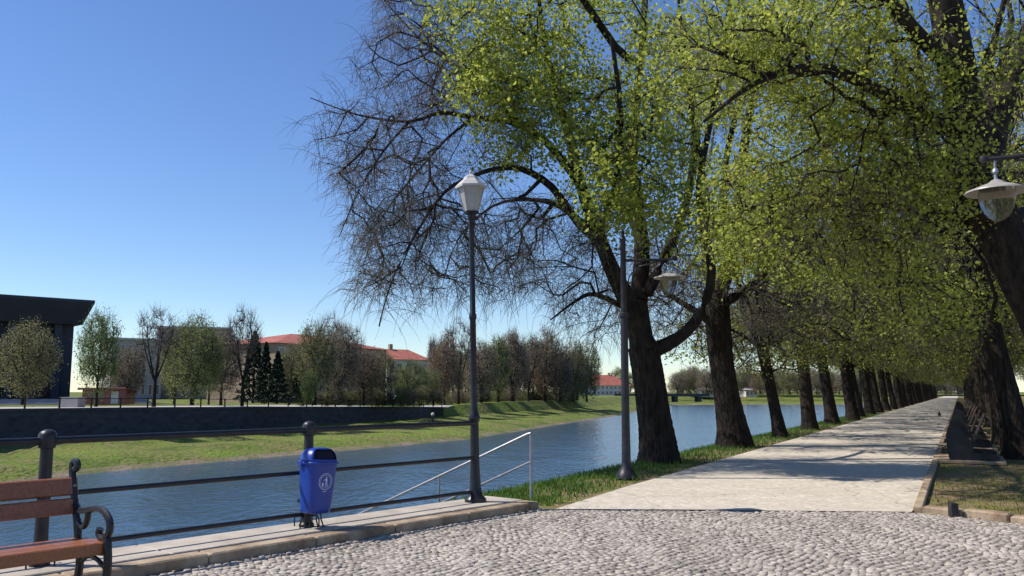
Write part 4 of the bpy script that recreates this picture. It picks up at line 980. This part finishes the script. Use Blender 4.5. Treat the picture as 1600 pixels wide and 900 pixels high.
for i in range(8):
    for j in range(nv):
        k = (j + 1) % nv
        if 4 <= j <= 13 and 1 <= i <= 5: continue
        fs.append((i * nv + j, i * nv + k, (i + 1) * nv + k, (i + 1) * nv + j))
fs.append(tuple(8 * nv + j for j in range(nv)))
lo = MB().add(vs, fs).build('lid', M_blue, bn, smooth=True); md = lo.modifiers.new('s', 'SOLIDIFY'); md.thickness = .006
MB().loft([ring(.17, .14, .54), ring(.165, .135, .62), ring(.12, .10, .68)]).build('opening_shade', M_bluedark, bn, smooth=True)  # near-black plug: shade inside the lid opening, put into the colour
for x in (-.205, .205): MB().box(x - .008, x + .008, -.08, -.02, .50, .57, .004).build('hinge', M_blue, bn)
for z in (.1, .40): MB().box(-.12, .12, -.175, -.13, z, z + .04).build('strap', M_iron, bn)
for x in (-.1, -.04, .04, .1): MB().tube([(x, -.03, .02), (x * 1.1, -.03, -.08), (x * 1.3, .0, -.165)], .008, 6).build('support_leg', M_iron, bn)
# emblem printed on the front
def onbody(u_, z):
    a = np.interp(z, [q[2] for q in bodyr], [q[0] for q in bodyr]); b = np.interp(z, [q[2] for q in bodyr], [q[1] for q in bodyr])
    return (u_, b * (1 - min(.999, abs(u_) / a) ** 3.6) ** (1 / 3.6) + .0025, z)
em = MB(); cz = .345; cx_ = 0.0
def flatpoly(pts, steps=1):
    em.add([onbody(cx_ + x, cz + z) for x, z in pts], [tuple(range(len(pts)))])
n_ = 40
for r0, r1_ in ((.083, .090), (.066, .070)):
    ps = [(r_ * math.cos(2 * math.pi * j / n_), r_ * math.sin(2 * math.pi * j / n_)) for j in range(n_) for r_ in (r0, r1_)]
    em.add([onbody(cx_ + x, cz + z) for x, z in ps], [(2 * j, 2 * j + 1, (2 * j + 3) % (2 * n_), (2 * j + 2) % (2 * n_)) for j in range(n_)])
S_ = -1  # mirrored so that it reads the right way round from outside
flatpoly([(S_ * x, z) for x, z in [(.008 * math.cos(t) + .008, .008 * math.sin(t) + .044) for t in np.linspace(0, 6.28, 12, endpoint=False)]])
flatpoly([(S_ * x, z) for x, z in ((-.004, .034), (.02, .034), (.022, -.008), (.0, -.008))])
flatpoly([(S_ * x, z) for x, z in ((.0, -.009), (.01, -.009), (.004, -.055), (-.006, -.055))])
flatpoly([(S_ * x, z) for x, z in ((.012, -.009), (.022, -.009), (.032, -.055), (.022, -.055))])
flatpoly([(S_ * x, z) for x, z in ((-.005, .032), (-.003, .022), (-.03, .006), (-.034, .012))])
flatpoly([(S_ * x, z) for x, z in ((-.048, -.012), (-.022, -.012), (-.027, -.05), (-.043, -.05))])
for k in range(3): flatpoly([(-.02 + k * .018, -.112), (-.008 + k * .018, -.112), (-.008 + k * .018, -.104), (-.02 + k * .018, -.104)])
em.build('emblem', M_white, bn)

# ------------------------------------------------------------------ slatted bench at the left edge
q = at(163, 846, 6.5)
fx = np.array((q[0], q[1]))
bl = 1.75
be = empty('park_bench', (fx[0], fx[1], 0), AE)   # local: x along the railing (0 = right end), y: +y = towards the river
be.scale.y = 1.28
tag(be, 'park bench with reddish brown planks and curled black iron frame at the left edge', 'bench')
ZS = .50
seat = MB()
for y0, y1, z0, z1, tilt in ((-.03, .06, ZS - .09, ZS + .0, 0), (.075, .165, ZS - .045, ZS - .005, 0), (.18, .27, ZS - .05, ZS - .012, 0), (.285, .375, ZS - .055, ZS - .02, 0)):
    seat.box(-bl, .03, y0, y1, z0, z1, .008)
seat.build('seat', M_wood, be)
bk = MB()
for z0, z1 in ((.655, .775), (.80, .93)):
    y = .37 + (z0 - .6) * .22; y2 = .37 + (z1 - .6) * .22
    t = MB().box(-bl, .03, 0, .035, 0, z1 - z0, .008)
    bk.add([(a, b + y + (y2 - y) * c_ / (z1 - z0), c_ + z0) for a, b, c_ in t.v], t.f)
bk.build('backrest', M_wood, be)
def fram(x):
    f = MB(); R2 = .021
    def c(pts, r_=R2, sub=5): f.tube([(x, a, b) for a, b in spline(pts, sub)], r_ * 1.22, 8, flat=1.0)
    c([(.34, ZS - .05), (.37, .6), (.415, .74), (.455, .9), (.475, 1.0), (.46, 1.05), (.425, 1.055), (.405, 1.02), (.42, .995), (.44, 1.0)], .021)
    c([(.41, .73), (.34, .69), (.24, .70), (.12, .725), (.03, .715), (-.04, .665), (-.06, .60), (-.035, .545), (.03, .52), (.07, .545), (.06, .585)], .021)
    c([(.36, .60), (.28, .57), (.235, .62), (.225, .69)], .018)
    c([(.36, .62), (.34, .52), (.34, ZS - .05)], .02)
    c([(-.02, .56), (-.04, .48), (-.055, .36), (-.05, .2), (-.075, .08), (-.1, 0.01)], .024)
    c([(.34, ZS - .05), (.30, .34), (.31, .2), (.36, .08), (.42, 0.01)], .024)
    c([(-.03, ZS - .075), (.12, ZS - .09), (.25, ZS - .09), (.35, ZS - .06)], .022)
    c([(-.05, .3), (.08, .36), (.2, .36), (.31, .28)], .014)
    f.build('side_frame', M_iron, be, smooth=True)
fram(0.0); fram(-bl + .03)
for x in (-.0, -.55, -1.1, -bl + .03):
    for z in (.715, .865): MB().tube([(x, .37 + (z - .6) * .22 - .006, z), (x, .37 + (z - .6) * .22 + .01, z)], .012, 8).build('bolt', M_galv, be)

# ------------------------------------------------------------------ benches along the promenade (seen from the end)
def dark_bench(s_, label):
    r_ = empty('promenade_bench', pp(s_, PW + .35), AU - math.pi / 2); tag(r_, label, 'bench', 'dark benches along the promenade')
    # local y along the path, x away from it
    Lh = 1.9
    MB().box(-.25, 1.15, -.15, Lh + .15, -.02, .05, .01).build('slab', M_curb, r_)
    for y in (0, Lh - .09):
        f = MB(); pr = [(.02, .052), (.5, .052), (.52, .35), (.50, .46), (.30, .70), (.22, .78), (.02, .78), (-.03, .60), (-.02, .3)]
        f.loft([[(a, y, b) for a, b in pr], [(a, y + .09, b) for a, b in pr]]); f.build('end_panel', M_iron, r_)
        f = MB(); pr = [(.45, .052), (1.02, .052), (1.04, .14), (.95, .20), (.52, .22)]
        f.loft([[(a, y + .01, b) for a, b in pr], [(a, y + .08, b) for a, b in pr]]); f.build('foot', M_iron, r_)
    f = MB()
    for k in range(5): f.box(.04 + k * .095, .04 + k * .095 + .08, .095, Lh - .095, .43, .465, .006)
    f.build('seat', M_wood2, r_)
    f = MB()
    for k in range(6):
        t = MB().box(0, .03, -.02, Lh + .02, 0, .09, .005); z = .47 + k * .105; f.add([(a + .53 + (z + c_ - .47) * .42, b, z + c_) for a, b, c_ in t.v], t.f)
    f.build('backrest', M_wood2, r_)
    return r_
s0 = float(np.dot(gnd(1485, 722)[:2] - PO, U))
db = dark_bench(s0, 'nearest dark bench at the right of the promenade, seen from its end')
s_ = s0 + 5.2; k = 1
while s_ < s0 + 60:
    lab = ('%s dark bench of the row receding along the promenade' % ordn[k]) if k < 6 else 'dark bench merging into the far end of the bench row'
    dup(db, pp(s_, PW + .35), db.rotation_euler.z, lab, 'dark benches along the promenade'); s_ += 5.2 if k < 3 else 7; k += 1
# small things on the path
pg = gnd(1468, 650); MB().lathe([(.02, .0), (.09, .06), (.1, .12), (.06, .2), (.03, .28), (.01, .31)], 10).build('path_bollard', M_rubber, None, pg)
tag(bpy.data.objects['path_bollard'], 'tiny dark bollard on the promenade surface left of the benches', 'bollard')

# ------------------------------------------------------------------ grass blades
def blades(name, C, h, w, m, r_):
    n_ = len(C); a = r_.uniform(0, 6.28, n_); d = np.stack([np.cos(a), np.sin(a), 0 * a], 1); hh = h * r_.uniform(.4, 1.3, n_)
    ln2 = np.stack([r_.normal(0, .35, n_), r_.normal(0, .35, n_), np.ones(n_)], 1) * hh[:, None]
    V = np.stack([C - d * w, C + d * w, C + ln2 * .6 + d * w * .6, C + ln2], 1).reshape(-1, 3)
    o_ = npmesh(name, V, np.arange(n_ * 4).reshape(-1, 4), m); o_['kind'] = 'stuff'; o_['category'] = 'grass'; return o_
rg = np.random.default_rng(5)
n_ = 26000
ss = rg.uniform(0, 1, n_) ** 1.5 * 60 + 0.2; rr_ = rg.uniform(-2.35, -.12, n_)
keep = rg.uniform(0, 1, n_) < np.clip(.35 + .65 * (np.sin(ss * 3) * .5 + .5) * (rr_ < -.5) + .5 * (rr_ < -1.1), 0, 1)
zz = np.where(rr_ > BR, -.03, np.interp(BR - rr_, [0, .35, .9], [-.03, -.12, -.5]))
C = np.array([pp(a, b) for a, b in zip(ss, rr_)]); C[:, 2] = zz; C = C[keep]
blades('bank_grass', C, .11, .011, M_blade, rg)['label'] = 'lush green grass fringe on the near riverbank edge beneath the lindens'
n_ = 42000
ss = rg.uniform(0, 1, n_) ** 1.4 * 45 - 1.5; rr_ = rg.uniform(PW + .15, PW + 9, n_)
C = np.array([pp(a, b) for a, b in zip(ss, rr_)]); C[:, 2] = -.03
rel = (C[:, :2] - c2) @ nn; C = C[rel > .75 + rg.uniform(0, .5, n_)]
nzv = np.sin(C[:, 0] * 1.7 + np.sin(C[:, 1] * 2.1)) * np.cos(C[:, 1] * 1.3); C = C[nzv + rg.normal(0, .5, len(C)) > -.3]
blades('park_grass', C, .06, .008, M_dryblade, rg)['label'] = 'thin patchy grass under the park side trees behind the border'
# fallen bud scales and twigs scattered on the promenade
n_ = 900; C = np.array([pp(a, b, .012) for a, b in zip(rg.uniform(0, 1, n_) ** 1.5 * 40, rg.uniform(.02, PW, n_))]); V, F = leaf_mesh(C, .028, rg, 6)
C2 = np.array([rp(a, b, .012) for a, b in zip(rg.uniform(-9, 1, 700), .66 + np.abs(rg.normal(0, .5, 700)))]); C3 = np.array([bf(a, -b, .012) for a, b in zip(rg.uniform(0, 6, 500), np.abs(rg.normal(0, .5, 500)))]); C = np.concatenate([C, C2, C3]); V, F = leaf_mesh(C, .024, rg, 6)
o_ = npmesh('leaf_litter', V, F, M_dirt); o_['kind'] = 'stuff'; o_['category'] = 'litter'; o_['label'] = 'tiny brown bud scales scattered over the promenade and plaza'
